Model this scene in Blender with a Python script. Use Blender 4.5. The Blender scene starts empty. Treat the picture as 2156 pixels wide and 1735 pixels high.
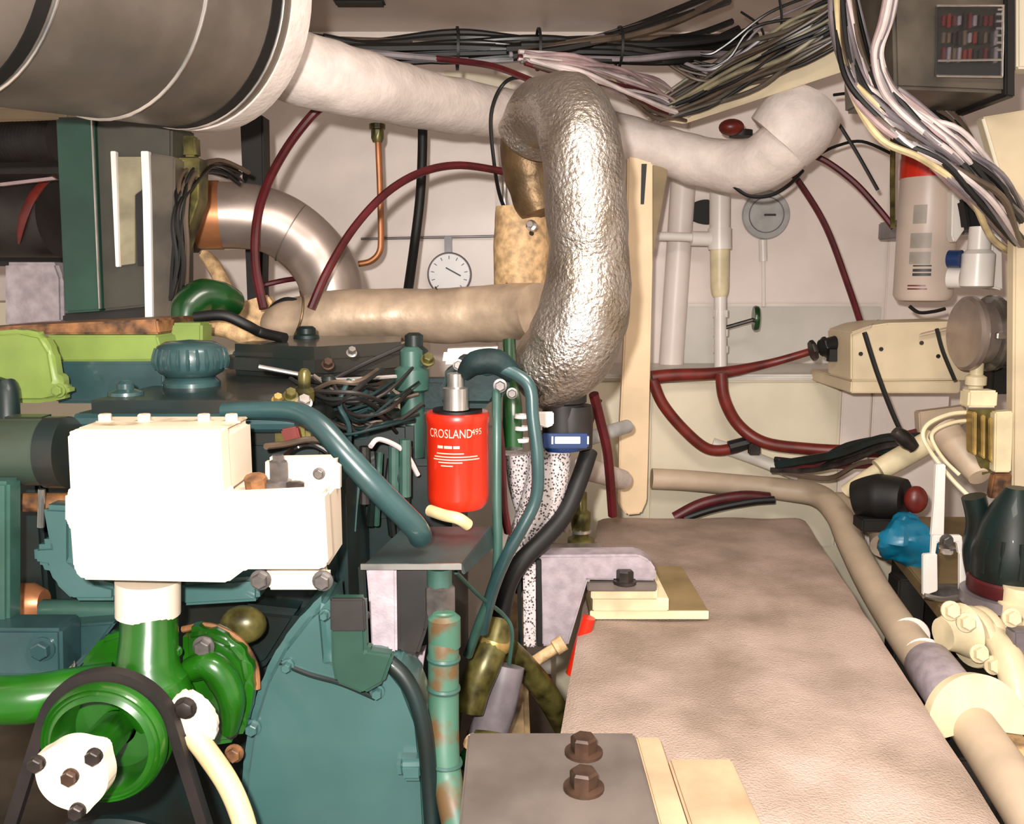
import bpy, bmesh, math, random
from mathutils import Vector, Matrix
random.seed(11)
scene = bpy.context.scene
COL = scene.collection
# ------------------------------------------------------------------ camera
F, CX, CY = 1900.0, 1078.0, 867.5          # focal length in pixels of the 2156x1735 frame
PITCH, CAMZ = math.radians(8.17), 1.25
cd = bpy.data.cameras.new('camera'); cam = bpy.data.objects.new('camera', cd); COL.objects.link(cam)
cd.sensor_width = 36.0; cd.lens = 36.0 * F / 2156.0; cd.clip_start = 0.02
cam.location = (0, 0, CAMZ); cam.rotation_euler = (math.pi / 2 - PITCH, 0, 0)
scene.camera = cam
# ------------------------------------------------------------------ light
w = bpy.data.worlds.new('world'); scene.world = w; w.use_nodes = True
w.node_tree.nodes['Background'].inputs[0].default_value = (1.0, 0.93, 0.86, 1)
w.node_tree.nodes['Background'].inputs[1].default_value = 0.34
def lamp(name, kind, loc, energy, color, size=0.1, rot=(0, 0, 0)):
    l = bpy.data.lights.new(name, kind); l.energy = energy; l.color = color
    if kind == 'AREA': l.size = size
    else: l.shadow_soft_size = size
    o = bpy.data.objects.new(name, l); o.location = loc; o.rotation_euler = rot; COL.objects.link(o); return o
lamp('camera_flash', 'POINT', (-0.06, -0.02, CAMZ + 0.075), 68, (1.0, 0.95, 0.9), 0.018)
lamp('overhead_fill', 'AREA', (0.25, 0.7, 1.93), 9, (1.0, 0.93, 0.84), 0.5)  # added soft overhead fill for the ambient level, no fixture seen
scene.view_settings.view_transform = 'Standard'; scene.view_settings.look = 'None'
scene.view_settings.gamma = 1.0; scene.view_settings.use_curve_mapping = False
scene.view_settings.exposure = 1.0

# ------------------------------------------------------------------ helpers
SP, CP = math.sin(PITCH), math.cos(PITCH)
def P(px, py, Y):
    """world point seen at a photo pixel, Y metres in front of the camera"""
    u, v = (px - CX) / F, (CY - py) / F
    d = Vector((u, v * SP + CP, v * CP - SP))
    t = Y / d.y
    return Vector((d.x * t, Y, CAMZ + d.z * t))
def W(px, Y): return px * Y / F
def hz(py, Y): return P(CX, py, Y).z
def V(*a): return Vector(a)
X_, Y_, Z_ = V(1, 0, 0), V(0, 1, 0), V(0, 0, 1)

def mat(name, col, rough=0.5, metal=0.0, var=0.12, scale=14.0, bump=0.0, col2=None, fine=None, coat=0.0, spec=0.5, trans=0.0, alpha=1.0, mix=(0.35, 0.65), bscale=None):
    m = bpy.data.materials.new(name); m.use_nodes = True
    nt = m.node_tree; b = nt.nodes['Principled BSDF']
    b.inputs['Roughness'].default_value = rough; b.inputs['Metallic'].default_value = metal
    b.inputs['Coat Weight'].default_value = coat; b.inputs['Specular IOR Level'].default_value = spec
    b.inputs['Transmission Weight'].default_value = trans; b.inputs['Alpha'].default_value = alpha
    tc = nt.nodes.new('ShaderNodeTexCoord')
    n = nt.nodes.new('ShaderNodeTexNoise'); n.inputs['Scale'].default_value = scale; n.inputs['Detail'].default_value = 5
    nt.links.new(tc.outputs['Object'], n.inputs['Vector'])
    r = nt.nodes.new('ShaderNodeValToRGB'); nt.links.new(n.outputs['Fac'], r.inputs['Fac'])
    c2 = col2 if col2 else tuple(max(0, c * (1 - var * 2)) for c in col)
    c1 = col if col2 else tuple(min(1, c * (1 + var)) for c in col)
    r.color_ramp.elements[0].position = mix[0]; r.color_ramp.elements[1].position = mix[1]
    r.color_ramp.elements[0].color = (*c2, 1); r.color_ramp.elements[1].color = (*c1, 1)
    nt.links.new(r.outputs['Color'], b.inputs['Base Color'])
    if bump:
        n2 = nt.nodes.new('ShaderNodeTexNoise'); n2.inputs['Scale'].default_value = bscale or scale * 6; n2.inputs['Detail'].default_value = 4
        nt.links.new(tc.outputs['Object'], n2.inputs['Vector'])
        bp = nt.nodes.new('ShaderNodeBump'); bp.inputs['Strength'].default_value = bump; bp.inputs['Distance'].default_value = 0.004
        nt.links.new(n2.outputs['Fac'], bp.inputs['Height']); nt.links.new(bp.outputs['Normal'], b.inputs['Normal'])
    return m
def mat_braid(name, c1, c2, scale):
    m = mat(name, c1, 0.35); nt = m.node_tree; b = nt.nodes['Principled BSDF']
    tc = nt.nodes.new('ShaderNodeTexCoord'); v = nt.nodes.new('ShaderNodeTexVoronoi'); v.inputs['Scale'].default_value = scale
    nt.links.new(tc.outputs['Object'], v.inputs['Vector'])
    r = nt.nodes.new('ShaderNodeValToRGB'); nt.links.new(v.outputs['Distance'], r.inputs['Fac'])
    r.color_ramp.elements[0].color = (*c2, 1); r.color_ramp.elements[0].position = 0.26
    r.color_ramp.elements[1].color = (*c1, 1); r.color_ramp.elements[1].position = 0.50
    nt.links.new(r.outputs['Color'], b.inputs['Base Color'])
    return m

M = {}
M['wall'] = mat('wall_paint', (0.82, 0.73, 0.66), 0.45, var=0.06, scale=3, bump=0.08)
M['panel'] = mat('wall_panel_paint', (0.86, 0.75, 0.69), 0.4, var=0.05, scale=4, bump=0.06)
M['panelgrey'] = mat('wall_panel_grey', (0.66, 0.62, 0.56), 0.4, var=0.06, scale=4, bump=0.06)
M['panelcream'] = mat('wall_panel_cream', (0.74, 0.66, 0.5), 0.4, var=0.06, scale=4, bump=0.06)
M['ceil'] = mat('ceiling_metal', (0.50, 0.42, 0.37), 0.35, metal=0.1, var=0.12, scale=2.5)
M['floor'] = mat('bilge_floor', (0.10, 0.075, 0.055), 0.6, var=0.3, scale=5)
M['beam'] = mat('beam_cream', (0.66, 0.54, 0.36), 0.5, var=0.08, scale=6)
M['tan'] = mat('tan_paint', (0.52, 0.40, 0.285), 0.5, var=0.1, scale=8)
M['post'] = mat('post_wood', (0.86, 0.64, 0.40), 0.5, var=0.1, scale=5)
M['wood'] = mat('pale_wood', (0.47, 0.325, 0.20), 0.55, var=0.14, scale=9, bump=0.1)
M['woodbrown'] = mat('brown_wood', (0.30, 0.20, 0.10), 0.6, var=0.25, scale=12, bump=0.15)
M['mat'] = mat('grey_carpet', (0.49, 0.365, 0.305), 0.9, col2=(0.29, 0.215, 0.165), scale=7, bump=0.8, bscale=300, spec=0.2)
M['lag'] = mat('white_lagging', (0.70, 0.60, 0.545), 0.55, var=0.05, scale=26, bump=0.35, bscale=90)
M['foil'] = mat('silver_foil', (0.56, 0.52, 0.48), 0.34, metal=0.92, col2=(0.34, 0.28, 0.22), scale=11, bump=1.0, bscale=130)  # brown mottling puts the riser's side shading into the colour
M['blanket'] = mat('foil_blanket', (0.50, 0.37, 0.26), 0.42, metal=0.35, var=0.14, scale=16, bump=0.5, bscale=26)
M['foilbrown'] = mat('brown_foil', (0.17, 0.105, 0.05), 0.45, metal=0.6, var=0.2, scale=18, bump=0.5, bscale=60)  # dark brown foil for the return leg and blanket seams
M['tanlag'] = mat('tan_lagging', (0.62, 0.40, 0.20), 0.6, var=0.2, scale=60, bump=0.3)
M['steel'] = mat('muffler_steel', (0.20, 0.165, 0.135), 0.42, metal=0.5, col2=(0.12, 0.10, 0.082), scale=7, bump=0.05)
M['steelbright'] = mat('bright_steel', (0.62, 0.58, 0.54), 0.25, metal=0.9, var=0.12, scale=20)
M['steelpipe'] = mat('grey_steel_pipe', (0.42, 0.34, 0.30), 0.38, metal=0.7, var=0.12, scale=9)
M['copper'] = mat('copper', (0.50, 0.20, 0.085), 0.4, metal=0.6, var=0.2, scale=12)
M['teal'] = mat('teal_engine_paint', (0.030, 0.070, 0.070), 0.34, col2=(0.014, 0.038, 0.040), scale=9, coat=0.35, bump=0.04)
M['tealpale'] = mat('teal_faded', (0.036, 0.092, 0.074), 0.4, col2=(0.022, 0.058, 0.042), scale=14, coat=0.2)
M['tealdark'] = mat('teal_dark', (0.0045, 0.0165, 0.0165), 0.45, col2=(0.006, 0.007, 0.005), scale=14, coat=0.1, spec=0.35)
M['oily'] = mat('oily_teal', (0.024, 0.021, 0.016), 0.36, col2=(0.008, 0.016, 0.016), scale=9, coat=0.25, spec=0.35)
M['rustteal'] = mat('teal_over_rust', (0.045, 0.12, 0.08), 0.5, col2=(0.10, 0.055, 0.02), scale=22, mix=(0.40, 0.5))
M['olive'] = mat('olive_brass', (0.13, 0.11, 0.03), 0.35, metal=0.4, var=0.4, scale=26)
M['green'] = mat('green_paint', (0.009, 0.088, 0.0025), 0.28, var=0.25, scale=10, coat=0.5)
M['greendark'] = mat('dark_green_paint', (0.004, 0.045, 0.008), 0.3, var=0.2, scale=10, coat=0.3)
M['boxgreen'] = mat('box_green', (0.017, 0.054, 0.036), 0.4, var=0.15, scale=8)
M['boxgrey'] = mat('box_grey', (0.046, 0.042, 0.030), 0.6, var=0.15, scale=8)  # cabinet body, its shade mixed into this dark grey
M['lime'] = mat('lime_paint', (0.17, 0.235, 0.048), 0.45, var=0.12, scale=10)
M['white'] = mat('white_paint', (0.66, 0.56, 0.44), 0.4, var=0.03, scale=6)
M['whitedirty'] = mat('white_dirty', (0.62, 0.50, 0.36), 0.5, col2=(0.22, 0.14, 0.07), scale=24, mix=(0.3, 0.5))
M['plastic'] = mat('white_plastic', (0.80, 0.74, 0.68), 0.35, var=0.04, scale=8)
M['cream'] = mat('cream_plastic', (0.78, 0.66, 0.42), 0.4, var=0.1, scale=14)
M['creamhose'] = mat('cream_hose', (0.66, 0.50, 0.26), 0.45, var=0.12, scale=14)
M['red'] = mat('red_paint', (0.66, 0.024, 0.006), 0.35, var=0.08, scale=8, coat=0.3)
M['redprint'] = mat('filter_print', (0.80, 0.50, 0.38), 0.5, var=0.05)
M['redcable'] = mat('dark_red_rubber', (0.085, 0.006, 0.009), 0.45, var=0.2, scale=20)
M['redhose'] = mat('red_hose', (0.15, 0.016, 0.010), 0.4, var=0.2, scale=20)
M['black'] = mat('black_rubber', (0.0045, 0.004, 0.0038), 0.55, var=0.2, scale=12)
M['blackshiny'] = mat('black_sheath', (0.006, 0.0055, 0.0045), 0.3, var=0.2, scale=12)
M['rubber'] = mat('brown_black_rubber', (0.016, 0.012, 0.010), 0.55, var=0.3, scale=16)
M['belt'] = mat('belt_rubber', (0.013, 0.008, 0.007), 0.6, var=0.3, scale=20)
M['dark'] = mat('dark_matte', (0.010, 0.008, 0.006), 0.65, var=0.3, scale=10)
M['taupe'] = mat('taupe_casing', (0.085, 0.068, 0.050), 0.4, var=0.25, scale=9)
M['lavender'] = mat('grey_lavender_casting', (0.36, 0.30, 0.325), 0.5, var=0.1, scale=50, bump=0.15)
M['greyplate'] = mat('grey_plate', (0.13, 0.105, 0.09), 0.45, var=0.15, scale=9)
M['greyblock'] = mat('grey_foam', (0.33, 0.28, 0.29), 0.85, var=0.12, scale=40, bump=0.3)
M['bolt'] = mat('dull_bolt', (0.16, 0.14, 0.13), 0.4, metal=0.6, var=0.25, scale=30)
M['boltrust'] = mat('rusty_bolt', (0.07, 0.036, 0.022), 0.45, metal=0.3, var=0.3, scale=30)
M['boltdark'] = mat('dark_bolt', (0.04, 0.03, 0.026), 0.4, metal=0.4, var=0.3, scale=30)
M['blue'] = mat('blue_clamp', (0.010, 0.035, 0.13), 0.35, var=0.1)
M['bluebag'] = mat('blue_plastic', (0.004, 0.17, 0.30), 0.35, var=0.15, scale=12)
M['braid'] = mat_braid('braided_hose', (0.62, 0.55, 0.55), (0.04, 0.035, 0.035), 210)
M['cablewhite'] = mat('white_cable', (0.62, 0.52, 0.50), 0.35, var=0.15)
M['cablegrey'] = mat('grey_cable', (0.20, 0.17, 0.18), 0.35, var=0.2)
M['cablepink'] = mat('pink_grey_cable', (0.36, 0.25, 0.25), 0.35, var=0.2)
M['cableyellow'] = mat('cream_cable', (0.60, 0.48, 0.26), 0.35, var=0.2)
M['cablebrown'] = mat('brown_cable', (0.09, 0.06, 0.04), 0.4, var=0.2)
M['gauge'] = mat('gauge_face', (0.86, 0.84, 0.84), 0.4, var=0.03)
M['vent'] = mat('grey_disc', (0.44, 0.43, 0.42), 0.45, var=0.1, scale=20)
M['brass'] = mat('brass', (0.52, 0.36, 0.12), 0.35, metal=0.7, var=0.2, scale=20)
M['filterbody'] = mat('filter_body_paint', (0.62, 0.50, 0.42), 0.4, var=0.05, scale=5)
M['filterprint'] = mat('filter_grey_print', (0.36, 0.31, 0.26), 0.5, var=0.1)
M['inkdark'] = mat('dark_print', (0.03, 0.03, 0.03), 0.5)
M['glass'] = mat('clear_pane', (0.9, 0.9, 0.9), 0.05, var=0.0, trans=1.0, alpha=0.35)
M['tealrough'] = mat('teal_rough_casting', (0.009, 0.026, 0.026), 0.6, col2=(0.004, 0.010, 0.010), scale=16, spec=0.25, bump=0.2)
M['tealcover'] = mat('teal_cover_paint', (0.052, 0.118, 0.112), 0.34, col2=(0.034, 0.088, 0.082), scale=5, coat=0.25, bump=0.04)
M['hx'] = mat('grey_green_shell', (0.034, 0.052, 0.036), 0.42, col2=(0.030, 0.034, 0.022), scale=12, coat=0.15)
M['khaki'] = mat('khaki_plate', (0.26, 0.225, 0.14), 0.5, var=0.2, scale=16)
M['tray'] = mat('tray_teal', (0.022, 0.045, 0.045), 0.5, col2=(0.018, 0.024, 0.024), scale=14)
M['boardbrown'] = mat('brown_board', (0.26, 0.18, 0.08), 0.55, var=0.15, scale=9)
M['gasket'] = mat('rusty_gasket', (0.20, 0.085, 0.03), 0.6, var=0.4, scale=40)
M['smoke'] = mat('smoky_bowl', (0.10, 0.085, 0.07), 0.15, var=0.3, scale=9, coat=0.5)

WL = {}                                     # world location of every Empty / parent
class MB:
    def __init__(s): s.bm = bmesh.new()
    def _new(s, f):
        n0 = set(s.bm.verts); f(); return [v for v in s.bm.verts if v not in n0]
    def box(s, c, size, rot=None, bev=0.0, seg=2):
        bm = bmesh.new(); bmesh.ops.create_cube(bm, size=1.0)
        for v in bm.verts: v.co = Vector((v.co.x * size[0], v.co.y * size[1], v.co.z * size[2]))
        if bev: bmesh.ops.bevel(bm, geom=bm.edges[:], offset=bev, segments=seg, affect='EDGES', clamp_overlap=True)
        mt = Matrix.Translation(Vector(c)) @ (rot.to_4x4() if rot else Matrix.Identity(4))
        bm.transform(mt); s._merge(bm); return s
    def _merge(s, bm):
        me = bpy.data.meshes.new('tmp'); bm.to_mesh(me); bm.free(); s.bm.from_mesh(me); bpy.data.meshes.remove(me)
    def prism(s, pts, ext, bev=0.0, seg=2):
        bm = bmesh.new(); vs = [bm.verts.new(p) for p in pts]; f = bm.faces.new(vs)
        r = bmesh.ops.extrude_face_region(bm, geom=[f]); ex = Vector(ext)
        for e in r['geom']:
            if isinstance(e, bmesh.types.BMVert): e.co += ex
        bmesh.ops.recalc_face_normals(bm, faces=bm.faces[:])
        if bev: bmesh.ops.bevel(bm, geom=bm.edges[:], offset=bev, segments=seg, affect='EDGES', clamp_overlap=True)
        s._merge(bm); return s
    def pp(s, pix, Yf, th, bev=0.0, seg=2):     # outline in the plane Y=Yf, th metres thick going back
        return s.prism([P(a, b, Yf) for a, b in pix], (0, th, 0), bev, seg)
    def tube(s, pts, r, n=12, sub=6, caps=True, sq=None):
        pts = [Vector(p) for p in pts]; rs = list(r) if isinstance(r, (list, tuple)) else [r] * len(pts)
        c, rr = [], []
        if len(pts) == 2: sub = 1
        for i in range(len(pts) - 1):
            p0, p1, p2, p3 = pts[max(i - 1, 0)], pts[i], pts[i + 1], pts[min(i + 2, len(pts) - 1)]
            for k in range(sub):
                t = k / sub
                c.append(0.5 * ((2 * p1) + (p2 - p0) * t + (2 * p0 - 5 * p1 + 4 * p2 - p3) * t * t + (3 * p1 - p0 - 3 * p2 + p3) * t ** 3))
                rr.append(rs[i] * (1 - t) + rs[i + 1] * t)
        c.append(pts[-1]); rr.append(rs[-1])
        bm = s.bm; rings = []; up = None
        for i, p in enumerate(c):
            tg = (c[min(i + 1, len(c) - 1)] - c[max(i - 1, 0)])
            tg = tg.normalized() if tg.length > 1e-9 else Vector((0, 0, 1))
            if up is None:
                up = Vector((0, 0, 1)) if abs(tg.z) < 0.9 else Vector((0, 1, 0))
            up = (up - tg * up.dot(tg)); up = up.normalized() if up.length > 1e-6 else tg.orthogonal().normalized()
            sd = tg.cross(up)
            ring = []
            for k in range(n):
                a = 2 * math.pi * (k + 0.5) / n
                ring.append(bm.verts.new(p + (up * math.cos(a) * (sq or 1.0) + sd * math.sin(a)) * rr[i]))
            rings.append(ring)
        for a, b in zip(rings[:-1], rings[1:]):
            for k in range(n): bm.faces.new((a[k], a[(k + 1) % n], b[(k + 1) % n], b[k]))
        if caps:
            bm.faces.new(rings[0]); bm.faces.new(rings[-1][::-1])
        return s
    def lathe(s, o, ax, prof, n=24, arc=None):
        """profile [(radius, height along the axis)]; closed with caps"""
        o = Vector(o); ax = Vector(ax).normalized(); a1 = ax.orthogonal().normalized()
        if abs(ax.z) < 0.95: a1 = (Vector((0, 0, 1)) - ax * ax.z).normalized()
        a2 = ax.cross(a1); bm = s.bm; rings = []
        for r, h in prof:
            rings.append([bm.verts.new(o + ax * h + (a1 * math.cos(2 * math.pi * k / n) + a2 * math.sin(2 * math.pi * k / n)) * max(r, 1e-5)) for k in range(n)])
        for a, b in zip(rings[:-1], rings[1:]):
            for k in range(n): bm.faces.new((a[k], a[(k + 1) % n], b[(k + 1) % n], b[k]))
        bm.faces.new(rings[0][::-1]); bm.faces.new(rings[-1]); return s
    def ring(s, o, ax, r0, r1, h, n=32, a0=0.0, a1_=2 * math.pi, bev=0.0):
        """flat ring (or a sector of it), h thick along the axis"""
        o = Vector(o); ax = Vector(ax).normalized(); u = (Vector((0, 0, 1)) - ax * ax.z).normalized() if abs(ax.z) < 0.95 else X_.copy()
        v = ax.cross(u); full = abs(a1_ - a0 - 2 * math.pi) < 1e-6; bm = s.bm; cols = []
        m = n if full else n + 1
        for k in range(m):
            a = a0 + (a1_ - a0) * k / n; d = u * math.cos(a) + v * math.sin(a)
            cols.append([bm.verts.new(o + d * r0), bm.verts.new(o + d * r1), bm.verts.new(o + d * r1 + ax * h), bm.verts.new(o + d * r0 + ax * h)])
        for k in range(n):
            a, b = cols[k], cols[(k + 1) % m]
            for j in range(4): bm.faces.new((a[j], a[(j + 1) % 4], b[(j + 1) % 4], b[j]))
        if not full:
            bm.faces.new(cols[0][::-1]); bm.faces.new(cols[-1])
        return s
    def hexb(s, o, ax, r, h, washer=1.35):
        o = Vector(o); ax = Vector(ax).normalized()
        if washer: s.lathe(o, ax, [(r * washer, 0), (r * washer, h * 0.22), (r * 0.9, h * 0.25)], 16)
        s.lathe(o, ax, [(r, h * 0.1), (r, h * 0.9), (r * 0.85, h)], 6); return s
    def sphere(s, c, r, sc=(1, 1, 1), u=16, v=10):
        bm = bmesh.new(); bmesh.ops.create_uvsphere(bm, u_segments=u, v_segments=v, radius=1.0)
        for q in bm.verts: q.co = Vector((q.co.x * r * sc[0], q.co.y * r * sc[1], q.co.z * r * sc[2])) + Vector(c)
        s._merge(bm); return s
    def noise(s, amp, freq, seed=0.0):
        from mathutils import noise as nz
        s.bm.normal_update()
        for v in s.bm.verts:
            v.co += v.normal * amp * nz.noise(v.co * freq + Vector((seed, seed * 2, 0)))
        return s
    def build(s, name, material, parent=None, label=None, cat=None, group=None, kind=None, ang=35):
        bmesh.ops.recalc_face_normals(s.bm, faces=s.bm.faces[:])
        me = bpy.data.meshes.new(name); 
        lo = [min(v.co[i] for v in s.bm.verts) for i in range(3)]; hi = [max(v.co[i] for v in s.bm.verts) for i in range(3)]
        c = Vector(((lo[0] + hi[0]) / 2, (lo[1] + hi[1]) / 2, lo[2]))
        s.bm.transform(Matrix.Translation(-c)); s.bm.to_mesh(me); s.bm.free()
        for p in me.polygons: p.use_smooth = True
        me.set_sharp_from_angle(angle=math.radians(ang))
        me.materials.append(M[material] if isinstance(material, str) else material)
        o = bpy.data.objects.new(name, me); COL.objects.link(o)
        WL[o] = c
        if parent: o.parent = parent; o.location = c - WL[parent]
        else: o.location = c
        if label: o['label'] = label
        if cat: o['category'] = cat
        if group: o['group'] = group
        if kind: o['kind'] = kind
        return o
def thing(name, label, cat, loc, group=None):
    o = bpy.data.objects.new(name, None); o.empty_display_size = 0.02; o.location = loc; COL.objects.link(o)
    o['label'] = label; o['category'] = cat
    if group: o['group'] = group
    WL[o] = Vector(loc); return o
def Pl(l): return [P(*q) for q in l]
def cable(name, pix, r, m, label=None, cat=None, parent=None, n=8, sub=6, group=None):
    return MB().tube(Pl(pix), r, n, sub).build(name, m, parent, label, cat, group)
def bolt(parent, px, py, Y, rpx, m='bolt', ax=(0, -1, 0), h=0.6, name='bolt', washer=1.35):
    r = W(rpx, Y); return MB().hexb(P(px, py, Y), ax, r, r * h * 2, washer).build(name, m, parent)
def bundle(name, label, cat, pix, count, spread, r, mats, seed, wob=0.5):
    rnd = random.Random(seed); base = Pl(pix); lo = min(base, key=lambda p: p.z)
    t = thing(name, label, cat, lo)
    for i in range(count):
        a = rnd.uniform(0, 2 * math.pi); q = math.sqrt(rnd.random())
        off = [Vector((math.cos(a) * q, math.sin(a) * q * 0.6, math.sin(a) * q)) for _ in base]
        pts = []
        for k, b in enumerate(base):
            sp = spread[k] if isinstance(spread, (list, tuple)) else spread
            j = Vector((rnd.uniform(-1, 1), rnd.uniform(-.5, .5), rnd.uniform(-1, 1))) * wob
            pts.append(b + (off[k] + j) * sp)
        MB().tube(pts, r * rnd.uniform(0.75, 1.3), 7, 6).build('cable', rnd.choice(mats), t)
    return t

# ================================================================== SETTING
ZC = CAMZ + 0.735
MB().box((0, 1.3, -0.02), (3.6, 3.2, 0.04)).build('floor', 'floor', kind='structure')
wb = MB().box((0, 2.79, ZC / 2), (3.6, 0.06, ZC)).build('wall_back', 'wall', kind='structure')
MB().box((-1.77, 1.3, ZC / 2), (0.06, 3.0, ZC)).build('wall_left', 'wall', kind='structure')
MB().box((1.77, 1.3, ZC / 2), (0.06, 3.0, ZC)).build('wall_right', 'wall', kind='structure')
ce = MB().box((0, 1.62, ZC + 0.02), (3.6, 2.4, 0.04)).build('ceiling', 'ceil', kind='structure')
yj = (ZC - CAMZ) * F / (594 - 20)
MB().box((0, yj + 0.21, ZC - 0.006), (3.4, 0.40, 0.012), bev=0.004).build('panel', 'ceil', ce)
MB().box((0, yj - 0.50, ZC - 0.004), (3.4, 0.97, 0.008), bev=0.003).build('panel', 'ceil', ce)
MB().box((0, yj, ZC - 0.011), (3.4, 0.012, 0.012), bev=0.002).build('joint_strip', 'beam', ce)
s0 = P(758, 34, 2.47)
MB().box((s0.x, 2.47, ZC - 0.016), (0.13, 0.05, 0.012), bev=0.005).build('dark_slot', 'dark', ce)  # flat dark box standing in for the darkness of a ceiling slot
def wpanel(x0, y0, x1, y1, m, Yf=2.752):
    a, b = P(x0, y0, Yf), P(x1, y1, Yf); a.x, b.x = P(x0, 600, Yf).x, P(x1, 600, Yf).x; zz = min(a.z, ZC - 0.02)
    MB().box(((a.x + b.x) / 2, Yf + 0.004, (zz + b.z) / 2), (b.x - a.x - 0.006, 0.008, zz - b.z - 0.006), bev=0.003).build('panel', m, wb)
wpanel(-200, 40, 545, 640, 'panel'); wpanel(545, 40, 1045, 500, 'panel'); wpanel(545, 503, 1045, 900, 'panel')
wpanel(1045, 40, 1440, 900, 'panel'); wpanel(1440, 40, 1862, 640, 'panel'); wpanel(1440, 643, 1862, 900, 'panelgrey')
wpanel(1865, 40, 2300, 500, 'panel'); wpanel(1865, 503, 2300, 900, 'panel')
# rounded hull frame (vertical white stiffener) on the back wall
h = MB()
for px in (1412,):
    h.tube([P(px + 30, 330, 2.73), P(px, 780, 2.73)], W(26, 2.73), 14)
h.build('trim_1', 'panel', kind='structure')
# lower hull side: boxed-in ledge below the gauges, its face made of panels
yl = 2.42; zt = hz(800, yl)
lb = MB().box((0.62, (yl + 2.75) / 2 + 0.006, zt / 2), (0.99, 2.75 - yl, zt)).build('wall_ledge', 'panelcream', kind='structure')
MB().box((0.615, (yl + 2.75) / 2 - 0.004, zt + 0.008), (1.0, 2.75 - yl + 0.02, 0.016), bev=0.005).build('ledge_board', 'panelgrey', lb)
for x0, x1, m in ((1372, 1768, 'panelcream'), (1772, 1835, 'panel'), (1837, 2000, 'panel')):
    a, b = P(x0, 806, yl), P(x1, 1150, yl); b.x = P(x1, 806, yl).x
    MB().box(((a.x + b.x) / 2, yl - 0.001, (a.z + b.z) / 2), (b.x - a.x - 0.004, 0.014, a.z - b.z), bev=0.003).build('panel', m, lb)
# left lower hull side behind the engine
zl = hz(640, 2.3)
MB().box((-0.9, 2.6, zl / 2), (1.3, 0.3, zl)).build('wall_lower_left', 'panelcream', kind='structure')

# ------------------------------------------------------------------ platform and carpet
ZM = CAMZ - 0.60
def quad(l0, l1, r1, r0, z): return [V(*l0, z), V(*l1, z), V(*r1, z), V(*r0, z)]
c = [(0.015, 0.79), (0.224, 2.28), (0.758, 2.28), (0.530, 0.79)]
pf = thing('engine_platform', 'long platform topped with mottled grey-brown carpet, right of the green engine', 'platform', (0.38, 1.6, 0))
MB().prism([V(x + (0.02 if i < 2 else -0.02), y, 0) for i, (x, y) in enumerate(c)], (0, 0, ZM - 0.012)).build('base', 'woodbrown', pf)
b = MB(); bm = b.bm; NX, NY = 40, 70; from mathutils import noise as nz
g = []
for j in range(NY + 1):
    t = j / NY; row = []
    for i in range(NX + 1):
        u = i / NX; lft = V(*c[0], 0).lerp(V(*c[1], 0), t); rgt = V(*c[3], 0).lerp(V(*c[2], 0), t); p = lft.lerp(rgt, u)
        edge = min(u, 1 - u) * 20; p.z = ZM + 0.004 * nz.noise(p * 9) - 0.008 * max(0, 1 - edge) ** 2
        if j == NY: p.z -= 0.006
        row.append(bm.verts.new(p))
    g.append(row)
for j in range(NY):
    for i in range(NX): bm.faces.new((g[j][i], g[j][i + 1], g[j + 1][i + 1], g[j + 1][i]))
rim = [g[0][i] for i in range(NX + 1)] + [g[j][NX] for j in range(1, NY + 1)] + [g[NY][i] for i in range(NX - 1, -1, -1)] + [g[j][0] for j in range(NY - 1, 0, -1)]
lowr = [bm.verts.new(v.co - V(0, 0, 0.016)) for v in rim]
for k in range(len(rim)): bm.faces.new((rim[k], lowr[k], lowr[(k + 1) % len(rim)], rim[(k + 1) % len(rim)]))
bm.faces.new(lowr)
b.build('carpet', 'mat', pf)

# ================================================================== OVERHEAD PIPEWORK
# muffler drum: axis runs away to the right
C1 = P(440, 2, 1.56); AX = V(0.43, 1, 0.076).normalized(); R = 0.205
mf = thing('muffler_drum', 'large dark steel exhaust silencer drum slung overhead at top left', 'silencer', C1 - AX * 0.45 - V(0, 0, R))
L = 0.95
MB().lathe(C1 - AX * L, AX, [(0.1, -0.02), (R * .97, 0), (R, 0.015), (R, L - 0.055)], 64).build('shell', 'steel', mf)
MB().lathe(C1 - AX * 0.055, AX, [(R + 0.003, 0), (R + 0.004, 0.03), (R + 0.002, 0.048), (R - 0.02, 0.06), (0.07, 0.075)], 64).build('end_cap', 'lag', mf, label='white lagged end cap')
for d in (0.075, 0.235, 0.46):
    MB().lathe(C1 - AX * d, AX, [(R, -0.003), (R + 0.0035, -0.001), (R + 0.0035, 0.001), (R, 0.003)], 64).build('seam_band', 'steelbright', mf)
MB().lathe(C1 - AX * 0.088, AX, [(R, -0.012), (R + 0.002, -0.012), (R + 0.002, 0.008), (R, 0.008)], 64).build('dark_band', 'black', mf)
MB().lathe(C1 - AX * 0.475, AX, [(R, -0.01), (R + 0.002, -0.01), (R + 0.002, 0.008), (R, 0.008)], 64).build('dark_band', 'black', mf)
for d in (0.3, 0.8):
    q = C1 - AX * d
    MB().box((q.x, q.y, (q.z + R + ZC) / 2 - 0.004), (0.04, 0.04, ZC - q.z - R + 0.03)).build('hanger', 'steel', mf)

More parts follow.
